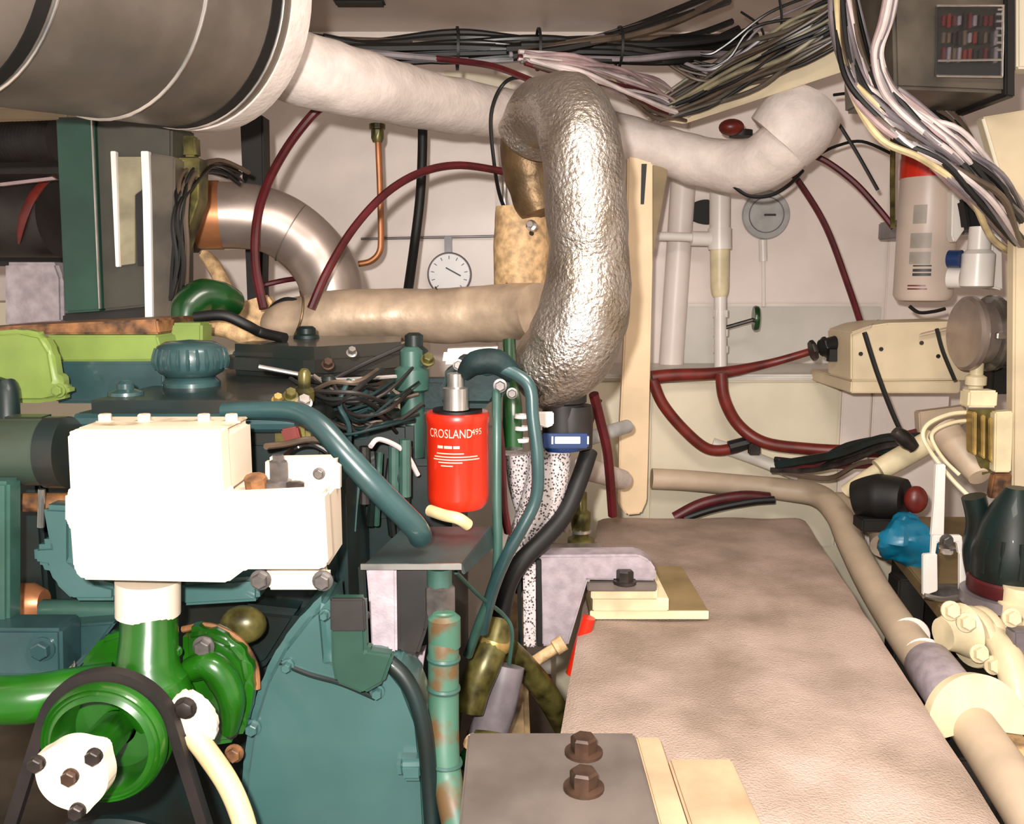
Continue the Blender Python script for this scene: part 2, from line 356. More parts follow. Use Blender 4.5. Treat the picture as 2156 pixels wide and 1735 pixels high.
# white lagged pipe from the drum across to the right
lp = [(575, 118, 1.72), (650, 148, 1.75), (760, 177, 1.83), (900, 212, 2.0), (1080, 243, 2.2), (1250, 276, 2.3), (1400, 318, 2.32), (1500, 345, 2.3), (1580, 350, 2.25), (1640, 318, 2.2), (1672, 290, 2.18)]
rr = [0.067, 0.066, 0.064, 0.060, 0.056, 0.057, 0.058, 0.062, 0.066, 0.068, 0.064]
lg = thing('lagged_pipe', 'thick white lagged pipe running from the silencer drum across to the right', 'pipe', P(1500, 400, 2.3))
MB().tube(Pl(lp), rr, 28, 8).noise(0.004, 22).build('pipe', 'lag', lg)
MB().tube(Pl([(1640, 300, 2.2), (1672, 264, 2.19), (1692, 232, 2.2)]), [0.088, 0.094, 0.092], 28, 6).noise(0.004, 16).build('elbow', 'lag', lg, label='squat white lagged end elbow')

# silver foil elbow
sv = thing('foil_wrapped_pipe', 'fat silver foil-wrapped exhaust pipe arching over in the centre', 'pipe', P(1150, 830, 1.55))
MB().tube(Pl([(1110, 290, 1.74), (1140, 245, 1.70), (1195, 240, 1.62), (1222, 300, 1.56), (1233, 420, 1.54), (1240, 540, 1.54), (1232, 640, 1.54), (1203, 725, 1.545), (1160, 778, 1.56), (1135, 795, 1.58)]),
          [0.060, 0.064, 0.069, 0.069, 0.068, 0.067, 0.076, 0.080, 0.072, 0.056], 32, 10).noise(0.0045, 26).build('riser', 'foil', sv)
MB().tube(Pl([(1120, 262, 1.78), (1112, 310, 1.80), (1120, 380, 1.80), (1135, 450, 1.79)]), [0.045, 0.054, 0.052, 0.035], 24, 8).noise(0.005, 24).build('return_leg', 'foilbrown', sv, label='brown foil return leg')
MB().tube(Pl([(1098, 435, 1.86), (1098, 520, 1.86), (1098, 660, 1.86)]), [0.052, 0.057, 0.057], 24, 5).noise(0.003, 30).build('lower_sleeve', 'tanlag', sv, label='tan wrapped lower sleeve')
MB().lathe(P(1122, 478, 1.80), V(-0.3, -1, 0.2), [(0.011, 0), (0.011, 0.014), (0.006, 0.016), (0.006, 0.024)], 10).build('clamp_bolt', 'steelbright', sv)
MB().lathe(P(1185, 838, 1.57), (0, 0, -1), [(0.042, -0.03), (0.042, 0.006), (0.036, 0.01), (0.036, 0.075)], 24).build('outlet', 'rubber', sv)
# manifold blanket
bl = thing('manifold_blanket', 'gold-brown padded heat blanket lying along the back of the engine', 'blanket', P(860, 735, 1.78))
MB().tube(Pl([(585, 690, 1.80), (600, 678, 1.79), (700, 668, 1.78), (800, 664, 1.78), (900, 663, 1.77), (1000, 660, 1.75), (1080, 656, 1.72), (1130, 655, 1.68)]),
          [0.030, 0.042, 0.050, 0.052, 0.053, 0.054, 0.055, 0.053], 40, 14).noise(0.006, 14, 3).noise(0.0012, 45, 7).build('sleeve', 'blanket', bl)
for px, py in ((640, 672), (925, 663), (1075, 655)):
    MB().tube([P(px - 8, py - 58, 1.77), P(px - 2, py - 40, 1.735), P(px - 6, py, 1.722), P(px - 22, py + 40, 1.735), P(px - 30, py + 56, 1.77)], 0.0022, 6, 5).build('stitched_seam', 'foilbrown', bl)
# grey elbow pipe behind
ep = thing('steel_elbow_pipe', 'smooth grey steel elbow pipe curving down behind the engine', 'pipe', P(700, 640, 1.9))
MB().tube(Pl([(425, 452, 1.86), (520, 455, 1.88), (590, 475, 1.9), (650, 520, 1.92), (690, 580, 1.92), (700, 650, 1.92), (700, 720, 1.92)]), 0.0655, 28, 8).build('pipe', 'steelpipe', ep)
MB().tube(Pl([(400, 452, 1.855), (465, 452, 1.868)]), 0.0675, 28).build('pipe_end', 'copper', ep, label='heat-tinted copper-coloured end')
MB().tube(Pl([(380, 452, 1.85), (412, 452, 1.855)]), 0.076, 28).build('hose_end', 'black', ep)
MB().ring(P(612, 490, 1.905), V(0.75, 0.1, -0.45), 0.060, 0.0665, 0.002).build('weld_line', 'steel', ep)

# ------------------------------------------------------------------ post in the middle
po = thing('timber_post', 'tall pale tan upright post between the foil pipe and the red hoses', 'post', P(1330, 1085, 2.28))
MB().pp([(1322, 300), (1374, 300), (1374, 560), (1366, 900), (1362, 1055), (1350, 1082), (1320, 1085), (1302, 1062), (1305, 900), (1318, 640)], 2.28, 0.035, 0.004).build('upright', 'post', po)
MB().pp([(1374, 330), (1412, 330), (1378, 520), (1374, 540)], 2.285, 0.025, 0.002).build('gusset', 'boardbrown', po)  # brown puts the shade of this face into the colour
MB().pp([(1351, 345), (1362, 345), (1356, 430), (1349, 430)], 2.277, 0.006).build('strap', 'black', po)

# diagonal cable tray under the ceiling
MB().prism([P(1780, 92, 2.05), P(1780, 150, 2.05), P(1440, 262, 2.28), P(1400, 255, 2.30)], (0.01, 0.05, 0.03), 0.003).build('cable_tray', 'beam', None, 'cream diagonal tray beneath the grey cables at upper right', 'tray')
# second white pipe stub, wire ties along the wall

# ================================================================== ENGINE
YF = 1.12
eng = thing('marine_engine', 'teal-green diesel engine filling the lower left, with ribbed filler cap on top', 'engine', (-0.4, 1.4, 0.0))
xl, xr = -0.60, -0.215
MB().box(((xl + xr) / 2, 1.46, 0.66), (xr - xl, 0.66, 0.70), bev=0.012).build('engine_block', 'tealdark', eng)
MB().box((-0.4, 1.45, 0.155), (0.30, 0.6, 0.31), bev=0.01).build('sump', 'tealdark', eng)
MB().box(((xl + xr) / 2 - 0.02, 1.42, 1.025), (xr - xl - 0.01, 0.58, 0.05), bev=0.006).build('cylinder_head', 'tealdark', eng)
# rocker cover: tapered lid with a rolled front lip
zr = hz(846, YF)
rc = MB(); A = [V(-0.552, YF, 0), V(-0.262, YF, 0), V(-0.205, 1.66, 0), V(-0.50, 1.66, 0)]
rc.prism([V(p.x, p.y, zr - 0.055) for p in A], (0, 0, 0.055), 0.016, 4)
rc = rc.build('rocker_cover', 'oily', eng)
MB().tube([V(-0.545, YF - 0.002, zr - 0.026), V(-0.27, YF - 0.002, zr - 0.026)], 0.012, 10).build('front_lip', 'teal', rc)
MB().pp([(95, 762), (345, 762), (345, 850), (115, 850)], 1.30, 0.02, 0.004).build('head_plate', 'teal', eng)
# raised rear cover
zq = hz(708, 1.66)
MB().prism([V(x, y, zq - 0.06) for x, y in ((-0.47, 1.45), (-0.30, 1.36), (-0.165, 1.50), (-0.185, 1.68), (-0.44, 1.70))], (0, 0, 0.06), 0.02, 4).build('rear_cover', 'oily', eng)
MB().lathe(P(645, 706, 1.60), Z_, [(0.024, -0.01), (0.022, 0.0), (0.017, 0.003), (0.017, 0.012), (0.012, 0.016)], 14).build('dome_nut', 'tealdark', eng)
# oil filler cap with ribs
cp = P(403, 786, 1.30)
cap = MB(); prof = [(0.034, -0.004), (0.044, 0.002), (0.049, 0.010), (0.050, 0.020), (0.049, 0.032), (0.045, 0.040), (0.034, 0.046), (0.0, 0.049)]
cap = cap.lathe(cp, Z_, prof, 40).build('filler_cap', 'teal', eng)
MB().lathe(cp, Z_, [(0.040, -0.034), (0.040, -0.012), (0.032, -0.004)], 28).build('filler_neck', 'teal', eng)
for k in range(24):
    a = 2 * math.pi * k / 24; d = V(math.cos(a), math.sin(a), 0)
    MB().tube([cp + d * 0.0485 + Z_ * 0.008, cp + d * 0.0510 + Z_ * 0.020, cp + d * 0.047 + Z_ * 0.037], [0.002, 0.0032, 0.002], 6, 3).build('rib', 'teal', cap)
for px, py, Y in ((265, 828, 1.19), (505, 758, 1.5)):
    q = P(px, py, Y); MB().lathe(q, Z_, [(0.024, -0.012), (0.022, 0.002), (0.011, 0.006), (0.011, 0.013), (0.006, 0.017)], 16).build('cover_nut', 'teal', eng)
# diagonal coolant pipe
MB().tube(Pl([(470, 866, 1.10), (560, 864, 1.09), (625, 868, 1.075), (675, 898, 1.06), (730, 960, 1.05), (800, 1035, 1.05), (870, 1105, 1.07), (885, 1130, 1.09)]), [0.010, 0.011, 0.0125, 0.0135, 0.0145, 0.0150, 0.0150, 0.0150], 16, 8).build('coolant_pipe', 'teal', eng, label='slanting teal coolant pipe')
# injector pump column and pipes between the cover and the red filter
MB().lathe(P(872, 1100, 1.34), Z_, [(0.018, 0), (0.018, 0.20), (0.026, 0.205), (0.026, 0.235), (0.017, 0.24), (0.017, 0.262), (0.010, 0.268)], 18).build('pump_column', 'tealpale', eng)
MB().box(P(912, 830, 1.36), (0.05, 0.04, 0.05), bev=0.006).build('pump_head', 'tealrough', eng)
MB().lathe(P(872, 745, 1.36), Z_, [(0.022, -0.02), (0.022, 0.006), (0.014, 0.012), (0.014, 0.028), (0.008, 0.032)], 12).build('pump_cap', 'tealdark', eng)
for k, pts in enumerate([
        [(545, 772, 1.27), (640, 790, 1.28), (700, 800, 1.3), (850, 792, 1.33)],
        [(700, 800, 1.32), (780, 760, 1.36), (870, 720, 1.38)],
        [(735, 800, 1.25), (715, 850, 1.22), (735, 900, 1.22), (730, 980, 1.25)],
        [(650, 820, 1.22), (700, 850, 1.24), (800, 900, 1.26), (890, 850, 1.30)],
        [(660, 790, 1.26), (720, 830, 1.26), (790, 850, 1.28), (880, 830, 1.32)],
        [(600, 830, 1.2), (680, 880, 1.22), (760, 905, 1.25), (880, 870, 1.3)],
        [(880, 1000, 1.27), (850, 950, 1.25), (800, 925, 1.22), (780, 940, 1.2)],
        [(760, 985, 1.25), (750, 1060, 1.22), (745, 1120, 1.2)]]):
    MB().tube(Pl(pts), [0.0028, 0.0036, 0.0036, 0.003][k % 4] * (1.0 if k else 1.2), 8, 7).build('injector_pipe', ['steelbright', 'rubber', 'teal', 'rubber', 'cablebrown', 'rubber', 'cablewhite', 'teal'][k], eng)
for k, (px, py, Y, rx) in enumerate(((690, 840, 1.27, 0.016), (760, 855, 1.3, 0.018), (815, 870, 1.32, 0.016), (640, 830, 1.2, 0.012))):
    q = P(px, py, Y); MB().lathe(q, V(0.1, -0.2, 1), [(rx, -0.045), (rx, -0.01), (rx * 1.2, -0.008), (rx * 1.2, 0.006), (rx * 0.7, 0.01), (rx * 0.7, 0.03), (rx * .4, 0.035)], 12).build('injector', ['tealdark', 'teal', 'oily', 'olive'][k], eng)
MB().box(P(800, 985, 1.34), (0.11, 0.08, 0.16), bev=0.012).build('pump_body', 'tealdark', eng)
for px, py, hh in ((735, 1010, .10), (768, 1000, .09), (830, 1000, .11), (853, 985, .12)):
    MB().tube([P(px, py - 60, 1.25), P(px, py + 60, 1.25)], 0.006 + hh * 0.02, 10).build('pump_tube', random.choice(['teal', 'tealpale', 'rubber']), eng)
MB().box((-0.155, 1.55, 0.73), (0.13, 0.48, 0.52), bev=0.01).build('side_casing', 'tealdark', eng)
MB().pp([(590, 905), (625, 898), (632, 925), (600, 938)], 1.10, 0.01, 0.002).build('cable_clip', 'redhose', eng)
MB().box(P(620, 905, 1.16), (0.05, 0.05, 0.035), bev=0.006).build('thermostat_seat', 'olive', eng)
MB().tube(Pl([(560, 940, 1.05), (600, 935, 1.08), (650, 925, 1.10), (690, 930, 1.12)]), 0.004, 8).build('sensor_wire', 'cablebrown', eng)
MB().tube(Pl([(700, 960, 1.10), (660, 938, 1.1), (620, 945, 1.1), (585, 975, 1.06)]), 0.0035, 8).build('sensor_wire', 'blackshiny', eng)

wl = thing('engine_wiring', 'tangle of oily brown and black wires between rocker cover and red filter', 'wires', P(760, 960, 1.25))
rw = random.Random(31)
for k in range(22):
    x0, y0 = rw.uniform(610, 700), rw.uniform(790, 850); x3, y3 = rw.uniform(790, 885), rw.uniform(770, 940)
    y_ = rw.uniform(1.19, 1.28); sg = rw.uniform(-10, 70)
    MB().tube(Pl([(x0, y0, y_ + .05), (x0 * .65 + x3 * .35, (y0 + y3) / 2 + sg, y_), (x0 * .3 + x3 * .7, (y0 + y3) / 2 + sg * rw.uniform(.3, 1), y_), (x3, y3, y_ + .08)]), rw.uniform(.0018, .0036), 6, 5).build('wire', rw.choice(['rubber', 'black', 'rubber', 'cablebrown', 'tealdark', 'tealrough', 'tealrough']), wl)
for k in range(9):
    x0 = 700 + 20 * k + rw.uniform(-6, 6); y0 = rw.uniform(930, 985)
    MB().tube(Pl([(x0, y0, 1.27), (x0 + rw.uniform(-6, 6), y0 + 70, 1.25), (x0 + rw.uniform(-8, 8), y0 + rw.uniform(110, 160), 1.27)]), rw.uniform(.003, .007), 8, 4).build('wire', rw.choice(['rubber', 'tealdark', 'tealrough', 'tealpale', 'cablebrown', 'black']), wl)
for k, (px, py) in enumerate(((585, 845), (612, 835), (640, 850), (598, 868), (622, 862), (900, 760), (740, 745), (690, 770))):
    MB().hexb(P(px, py, 1.14 if k < 5 else 1.33), V(.2, -.6, .6), 0.006 + .001 * (k % 3), 0.012).build('terminal_nut', ['brass', 'olive', 'steelbright', 'boltrust'][k % 4], wl)

# timing cover (teal casing bottom centre)
tc_ = MB().pp([(688, 1248), (640, 1290), (585, 1360), (548, 1430), (520, 1520), (503, 1640), (498, 1850), (915, 1850), (905, 1640), (893, 1520), (862, 1440), (826, 1395), (780, 1400), (700, 1380)], 1.00, 0.10, 0.012, 3).build('timing_cover', 'tealcover', eng)
MB().tube(Pl([(815, 1392, 1.0), (850, 1425, 0.995), (878, 1480, 0.99), (896, 1560, 0.985), (905, 1660, 0.98), (912, 1760, 0.97)]), 0.010, 12, 6).build('rim', 'tealdark', tc_)
MB().tube(Pl([(590, 1395, 0.999), (650, 1420, 0.998), (720, 1440, 0.998), (790, 1470, 0.999)]), 0.003, 8).build('casting_seam', 'tealdark', tc_)
for px, py, r in ((606, 1400, 11), (533, 1530, 14), (795, 1455, 12), (685, 1292, 9)):
    q = P(px, py, 0.999); MB().hexb(q, (0, -1, 0), W(r, 1), 0.012).build('bolt', 'tealcover', tc_)
MB().pp([(830, 1605), (896, 1605), (896, 1652), (838, 1652)], 0.978, 0.03, 0.008, 3).build('boss', 'tealcover', tc_)
# hidden-side castings left of the white housing
MB().pp([(85, 1065), (150, 1068), (150, 1180), (205, 1225), (245, 1235), (245, 1268), (150, 1268), (110, 1230), (95, 1195), (68, 1190), (66, 1150), (100, 1148)], 1.03, 0.08, 0.006).build('water_rail', 'tealcover', eng)
MB().tube(Pl([(90, 1285, 1.06), (250, 1285, 1.06)]), 0.0135, 12).build('rail_tube', 'tealpale', eng)
MB().pp([(380, 1228), (545, 1215), (545, 1268), (380, 1278)], 1.05, 0.05, 0.005).build('rail_end', 'tealcover', eng)
MB().pp([(-60, 1325), (128, 1325), (130, 1425), (-60, 1425)], 0.97, 0.05, 0.004).build('mount_block', 'teal', eng)
MB().pp([(-60, 1015), (17, 1015), (17, 1330), (-60, 1330)], 1.00, 0.03, 0.004).build('side_column', 'tealpale', eng)
MB().pp([(130, 1318), (245, 1310), (195, 1375), (130, 1440)], 1.02, 0.04, 0.003).build('web_plate', 'teal', eng)
bolt(eng, 92, 1365, 0.97, 20, 'teal'); bolt(eng, 148, 1398, 1.0, 9, 'steelbright')
MB().lathe(P(20, 1270, 1.12), X_, [(0.022, 0), (0.026, 0.01), (0.026, 0.03), (0.018, 0.045)], 18).build('copper_plug', 'copper', eng)
MB().tube(Pl([(50, 1058, 1.07), (150, 1058, 1.07)]), 0.012, 12).build('rusty_pipe', 'gasket', eng)
MB().box(P(55, 1130, 1.16), (0.07, 0.05, 0.20), bev=0.005).build('side_casting', 'tealdark', eng)
MB().tube(Pl([(88, 1030, 1.05), (86, 1110, 1.05)]), 0.004, 8).build('drain_tube', 'steelbright', eng)
# lower clutter between pump and casing
MB().sphere(P(512, 1315, 1.04), 0.026, (1.1, .8, .9)).build('relief_valve', 'olive', eng)
MB().pp([(500, 1275), (640, 1290), (570, 1400), (530, 1420)], 1.09, 0.05, 0.01).build('gear_case', 'tealdark', eng)

# heat exchanger cylinder at far left
hx = thing('heat_exchanger', 'grey-green cylinder with a dark flange entering from the left edge', 'cylinder', P(60, 1020, 1.06))
MB().tube([P(-120, 952, 1.06), P(112, 952, 1.06)], 0.040, 32).build('shell', 'hx', hx)
MB().tube([P(104, 952, 1.06), P(146, 952, 1.06)], 0.043, 32).build('flange', 'oily', hx)
MB().box(P(60, 885, 1.08), (0.05, 0.03, 0.012), bev=0.003).build('saddle', 'oily', hx)

# white header tank
wt = thing('thermostat_housing', 'glaring white L-shaped housing bolted to the front of the engine', 'housing', P(420, 1225, 0.97))
MB().pp([(150, 905), (462, 905), (470, 1040), (480, 1045), (668, 1036), (682, 1042), (690, 1190), (676, 1200), (515, 1200), (478, 1228), (172, 1222), (155, 1205), (146, 1110), (135, 1100), (135, 1040), (146, 1035), (140, 915)], 0.92, 0.030, 0.004, 3).build('front_casting', 'white', wt)
a, b2 = P(150, 905, 0.95), P(466, 1035, 0.95)
MB().box(((a.x + b2.x) / 2 + 0.004, 0.992, (a.z + b2.z) / 2 - 0.002), (b2.x - a.x + 0.012, 0.09, a.z - b2.z), bev=0.005).build('upper_body', 'white', wt)
a, b2 = P(140, 1040, 0.95), P(682, 1200, 0.95)
MB().box(((a.x + b2.x) / 2 + 0.003, 0.992, (a.z + b2.z) / 2), (b2.x - a.x + 0.004, 0.09, a.z - b2.z), bev=0.005).build('lower_body', 'white', wt)
a9, b9 = P(150, 905, 0.95), P(466, 905, 0.95)
MB().box(((a9.x + b9.x) / 2 + 0.005, 0.993, a9.z + 0.0005), (b9.x - a9.x - 0.002, 0.08, 0.003), bev=0.001).build('lid_gasket', 'whitedirty', wt)
for px, py in ((222, 890), (430, 890), (488, 888), (305, 900)):
    q = P(px, py, 1.0); q.z = P(150, 905, 0.95).z
    MB().hexb(q, Z_, 0.0075, 0.010).build('bolt', 'whitedirty', wt)
MB().pp([(556, 965), (700, 962), (714, 975), (714, 1040), (556, 1040)], 1.00, 0.02, 0.006).build('lug', 'white', wt)
bolt(wt, 672, 997, 1.0, 10, 'bolt'); 
fit = MB().lathe(P(588, 1035, 0.985), Z_, [(0.016, 0), (0.016, 0.012), (0.011, 0.014), (0.011, 0.034), (0.007, 0.036), (0.007, 0.042)], 6).build('sender', 'bolt', wt)
MB().lathe(P(540, 1028, 0.975), V(0, -0.3, 1), [(0.012, 0), (0.012, 0.014), (0.007, 0.016)], 10).build('drain_plug', 'gasket', wt)
MB().lathe(P(622, 1032, 0.975), Z_, [(0.011, 0), (0.011, 0.008), (0.006, 0.010)], 6).build('plug_nut', 'boltdark', wt)
MB().pp([(552, 1202), (690, 1202), (690, 1244), (560, 1244)], 0.945, 0.02, 0.004).build('foot', 'white', wt)
bolt(wt, 549, 1220, 0.94, 17, 'bolt'); bolt(wt, 680, 1222, 0.935, 17, 'bolt')
MB().tube(Pl([(312, 1220, 0.965), (312, 1292, 0.965)]), W(68, 0.965), 28).build('outlet_sleeve', 'white', wt)

# red oil filter
oq = P(965, 1068, 1.30); of = thing('oil_filter', 'bright red spin-on oil filter with white print, on the engine side', 'filter', oq)
RF = W(66, 1.30); HF = hz(866, 1.30) - oq.z
MB().lathe(oq, Z_, [(RF * .55, 0), (RF * .85, 0.002), (RF * .97, 0.010), (RF, 0.02), (RF, HF * .885), (RF * 1.025, HF * .90), (RF * 1.025, HF - 0.004), (RF * .98, HF)], 40).build('can', 'red', of)
MB().lathe(oq + Z_ * HF, Z_, [(RF * .8, 0), (RF * .8, 0.004)], 32).build('seal', 'black', of)
def wrap_text(txt, size, ang0, z, R_, parent, m, ctr, name='lettering', spread=1.0):
    cu = bpy.data.curves.new('txt', 'FONT'); cu.body = txt; cu.size = size; cu.align_x = 'CENTER'; cu.align_y = 'CENTER'; cu.extrude = 0.0; cu.resolution_u = 3
    o = bpy.data.objects.new('txt', cu); COL.objects.link(o); bpy.context.view_layer.update()
    me = bpy.data.meshes.new_from_object(o.evaluated_get(bpy.context.evaluated_depsgraph_get())); bpy.data.objects.remove(o); bpy.data.curves.remove(cu)
    b = MB(); b.bm.from_mesh(me); bpy.data.meshes.remove(me)
    bmesh.ops.subdivide_edges(b.bm, edges=[e for e in b.bm.edges if e.calc_length() > 0.004], cuts=1)
    for v in b.bm.verts:
        a = ang0 + v.co.x * spread / R_
        v.co = Vector((ctr.x + math.sin(a) * R_, ctr.y - math.cos(a) * R_, z + v.co.y))
    return b.build(name, m, parent)
def wrap_bar(a0, a1, z0, z1, R_, parent, m, ctr, name='print_line'):
    b = MB(); b.ring(V(ctr.x, ctr.y, z0), Z_, R_ - 0.0006, R_, z1 - z0, 12, 0, 1)
    # ring() measures its angle from the X axis for a vertical axis
    b.bm.clear(); n = 10; lo, hi = [], []
    for k in range(n + 1):
        a = a0 + (a1 - a0) * k / n
        lo.append(b.bm.verts.new((ctr.x + math.sin(a) * R_, ctr.y - math.cos(a) * R_, z0)))
        hi.append(b.bm.verts.new((ctr.x + math.sin(a) * R_, ctr.y - math.cos(a) * R_, z1)))
    for k in range(n): b.bm.faces.new((lo[k], lo[k + 1], hi[k + 1], hi[k]))
    return b.build(name, m, parent)
zf = lambda py: hz(py, 1.30 - RF)
wrap_text('CROSLAND', 0.0178, -0.22, zf(915), RF + .0006, of, 'redprint', oq, spread=0.74)
wrap_text('495', 0.0125, 0.70, zf(912), RF + .0006, of, 'redprint', oq)
for a0, a1 in ((-.62, -.42), (-.38, -.12), (-.08, .12)): wrap_bar(a0, a1, zf(945.5), zf(939.5), RF + .0005, of, 'redprint', oq)
for py, a0, a1 in ((956, -.65, .25), (963, -.75, .72), (969, -.8, .8), (975, -.6, .2), (982, -.5, -.1)):
    wrap_bar(a0, a1, zf(py + 1.2), zf(py - 1.2), RF + .0005, of, 'redprint', oq)
# filter head + hard pipes
fh = thing('filter_head', 'dark teal filter head casting above the red oil filter', 'filter head', P(990, 866, 1.30))
MB().pp([(925, 862), (925, 800), (945, 770), (985, 745), (1040, 745), (1075, 765), (1085, 800), (1060, 830), (1040, 862)], 1.25, 0.09, 0.014, 3).build('casting', 'tealrough', fh)
MB().lathe(P(960, 862, 1.243), Z_, [(0.018, 0), (0.018, 0.03), (0.012, 0.032), (0.012, 0.05), (0.007, 0.052)], 14).build('bleed_screw', 'steelbright', fh)
bolt(fh, 1053, 812, 1.25, 11, 'bolt'); bolt(fh, 965, 768, 1.25, 9, 'bolt')
MB().tube(Pl([(975, 790, 1.245), (1000, 765, 1.24), (1045, 762, 1.24), (1085, 790, 1.24)]), [0.010, 0.017, 0.018, 0.013], 16).build('shoulder', 'tealrough', fh); bolt(fh, 1078, 828, 1.25, 9, 'bolt')
cable('fuel_pipe', [(1045, 800, 1.26), (1046, 900, 1.235), (1046, 1050, 1.22), (1048, 1160, 1.215), (1040, 1230, 1.22), (1010, 1310, 1.23), (985, 1380, 1.25)], 0.0068, 'tealpale', 'straight teal fuel pipe running down just right of the red filter', 'pipe', n=12)
cable('fuel_pipe', [(1005, 790, 1.275), (1040, 775, 1.24), (1080, 785, 1.23), (1115, 815, 1.22), (1122, 880, 1.215), (1132, 970, 1.21), (1128, 1050, 1.21), (1095, 1120, 1.205), (1062, 1180, 1.205), (1035, 1250, 1.22), (1015, 1330, 1.24)], 0.0088, 'teal', 'looping teal fuel pipe bending outside the straight one by the foil pipe', 'pipe', n=12)
gb = thing('green_tube', 'leaf-green painted tube standing behind the fuel pipes', 'tube', P(1078, 945, 1.42))
MB().tube(Pl([(1072, 715, 1.52), (1074, 800, 1.50), (1078, 850, 1.45), (1080, 945, 1.42)]), [0.011, 0.012, 0.016, 0.017], 14).build('barrel', 'greendark', gb)
for py in (880, 905, 930): MB().ring(P(1098, py, 1.42), V(0.2, 0, 1), 0.006, 0.012, 0.006, 14).build('clip', 'cablewhite', gb)
# silver box behind filter head
MB().pp([(935, 735), (1055, 730), (1050, 765), (930, 768)], 1.55, 0.05, 0.006).build('cover_plate', 'steelpipe', eng)
cable('cream_tube', [(905, 1075, 1.18), (935, 1085, 1.16), (965, 1092, 1.15), (985, 1105, 1.16)], 0.008, 'creamhose', 'short cream hose end just below the red filter', 'hose', n=12)

# ------------------------------------------------------------------ green water pump
gp = thing('water_pump', 'bright green water pump casting under the white housing', 'pump', P(340, 1560, 0.95))
MB().tube(Pl([(314, 1275, 0.965), (314, 1340, 0.955), (312, 1400, 0.945), (320, 1450, 0.94), (350, 1500, 0.94)]), [0.030, 0.031, 0.033, 0.040, 0.036], 28, 8).build('neck', 'green', gp)
MB().pp([(165, 1400), (210, 1345), (262, 1330), (262, 1440), (160, 1440)], 0.99, 0.03, 0.006).build('side_web', 'green', gp)
vol = MB().pp([(378, 1330), (430, 1322), (490, 1352), (522, 1390), (532, 1440), (520, 1520), (500, 1570), (430, 1580), (380, 1500)], 0.975, 0.035, 0.010, 3).build('volute', 'green', gp)
MB().tube(Pl([(400, 1410, 0.97), (440, 1400, 0.965), (470, 1430, 0.965), (488, 1480, 0.965), (482, 1540, 0.97)]), [0.014, 0.017, 0.018, 0.015, 0.01], 14).build('volute_rib', 'green', vol)
MB().tube(Pl([(385, 1325, 1.0), (440, 1318, 0.995), (500, 1345, 0.995), (535, 1395, 1.0), (542, 1450, 1.0)]), 0.004, 8).build('gasket', 'gasket', gp)
bolt(gp, 430, 1360, 0.97, 18, 'bolt'); bolt(gp, 372, 1370, 0.955, 10, 'green'); bolt(gp, 487, 1540, 0.97, 12, 'boltdark')
bolt(gp, 494, 1585, 0.98, 16, 'gasket')
MB().tube(Pl([(-60, 1475, 0.90), (60, 1472, 0.91), (150, 1455, 0.93), (240, 1440, 0.945)]), [0.026, 0.026, 0.025, 0.024], 24).build('inlet_pipe', 'green', gp)
fl = MB().pp([(352, 1490), (368, 1466), (390, 1458), (425, 1478), (450, 1510), (456, 1540), (446, 1568), (415, 1566), (375, 1545), (352, 1515)], 0.90, 0.016, 0.004).build('hose_flange', 'white', gp)
MB().hexb(P(391, 1490, 0.899), (0, -1, 0), W(19, .9), 0.008).build('bolt', 'boltdark', fl)
cable('drain_hose', [(405, 1545, 0.905), (440, 1590, 0.895), (480, 1650, 0.885), (510, 1720, 0.875), (530, 1800, 0.865)], W(25, .9), 'creamhose', 'cream hose dropping away from the green water pump', 'hose', n=16)
# pulley
pq = P(203, 1582, 0.86); RP = W(143, .86)
pl = thing('pump_pulley', 'green dished belt pulley at bottom left', 'pulley', pq - Z_ * RP)
MB().lathe(pq + V(0, 0.05, 0), (0, -1, 0), [(RP * .9, 0), (RP, 0.006), (RP, 0.012), (RP * .9, 0.02), (RP, 0.028), (RP, 0.036), (RP * .95, 0.041), (RP * .93, 0.039), (RP * .88, 0.043), (RP * .86, 0.041), (RP * .78, 0.044), (RP * .74, 0.038), (RP * .68, 0.002), (0.02, 0.0)], 56).build('wheel', 'green', pl)
fc = P(150, 1637, 0.80)
out = []
for k in range(72):
    a = 2 * math.pi * k / 72; r = W(82, .8)
    for bx, by in ((80, 1605), (200, 1590), (165, 1705)):
        d = math.atan2(-(by - 1637), bx - 150); dd = (a - d + math.pi) % (2 * math.pi) - math.pi
        r += W(14, .8) * math.exp(-(dd / 0.24) ** 2)
    out.append(fc + V(math.cos(a) * r, 0, math.sin(a) * r))
fp = MB().prism(out, (0, 0.022, 0), 0.003).build('hub_flange', 'white', pl)
MB().tube([fc + V(0.01, 0.02, 0.01), pq + V(-0.002, 0.05, 0)], 0.019, 20).build('hub', 'green', pl)
for bx, by in ((80, 1605), (200, 1590), (165, 1705), (150, 1633)):
    MB().hexb(P(bx, by, 0.799), (0, -1, 0), W(17, .8), 0.009, 1.1).build('bolt', 'boltdark' if by != 1633 else 'boltrust', fp)
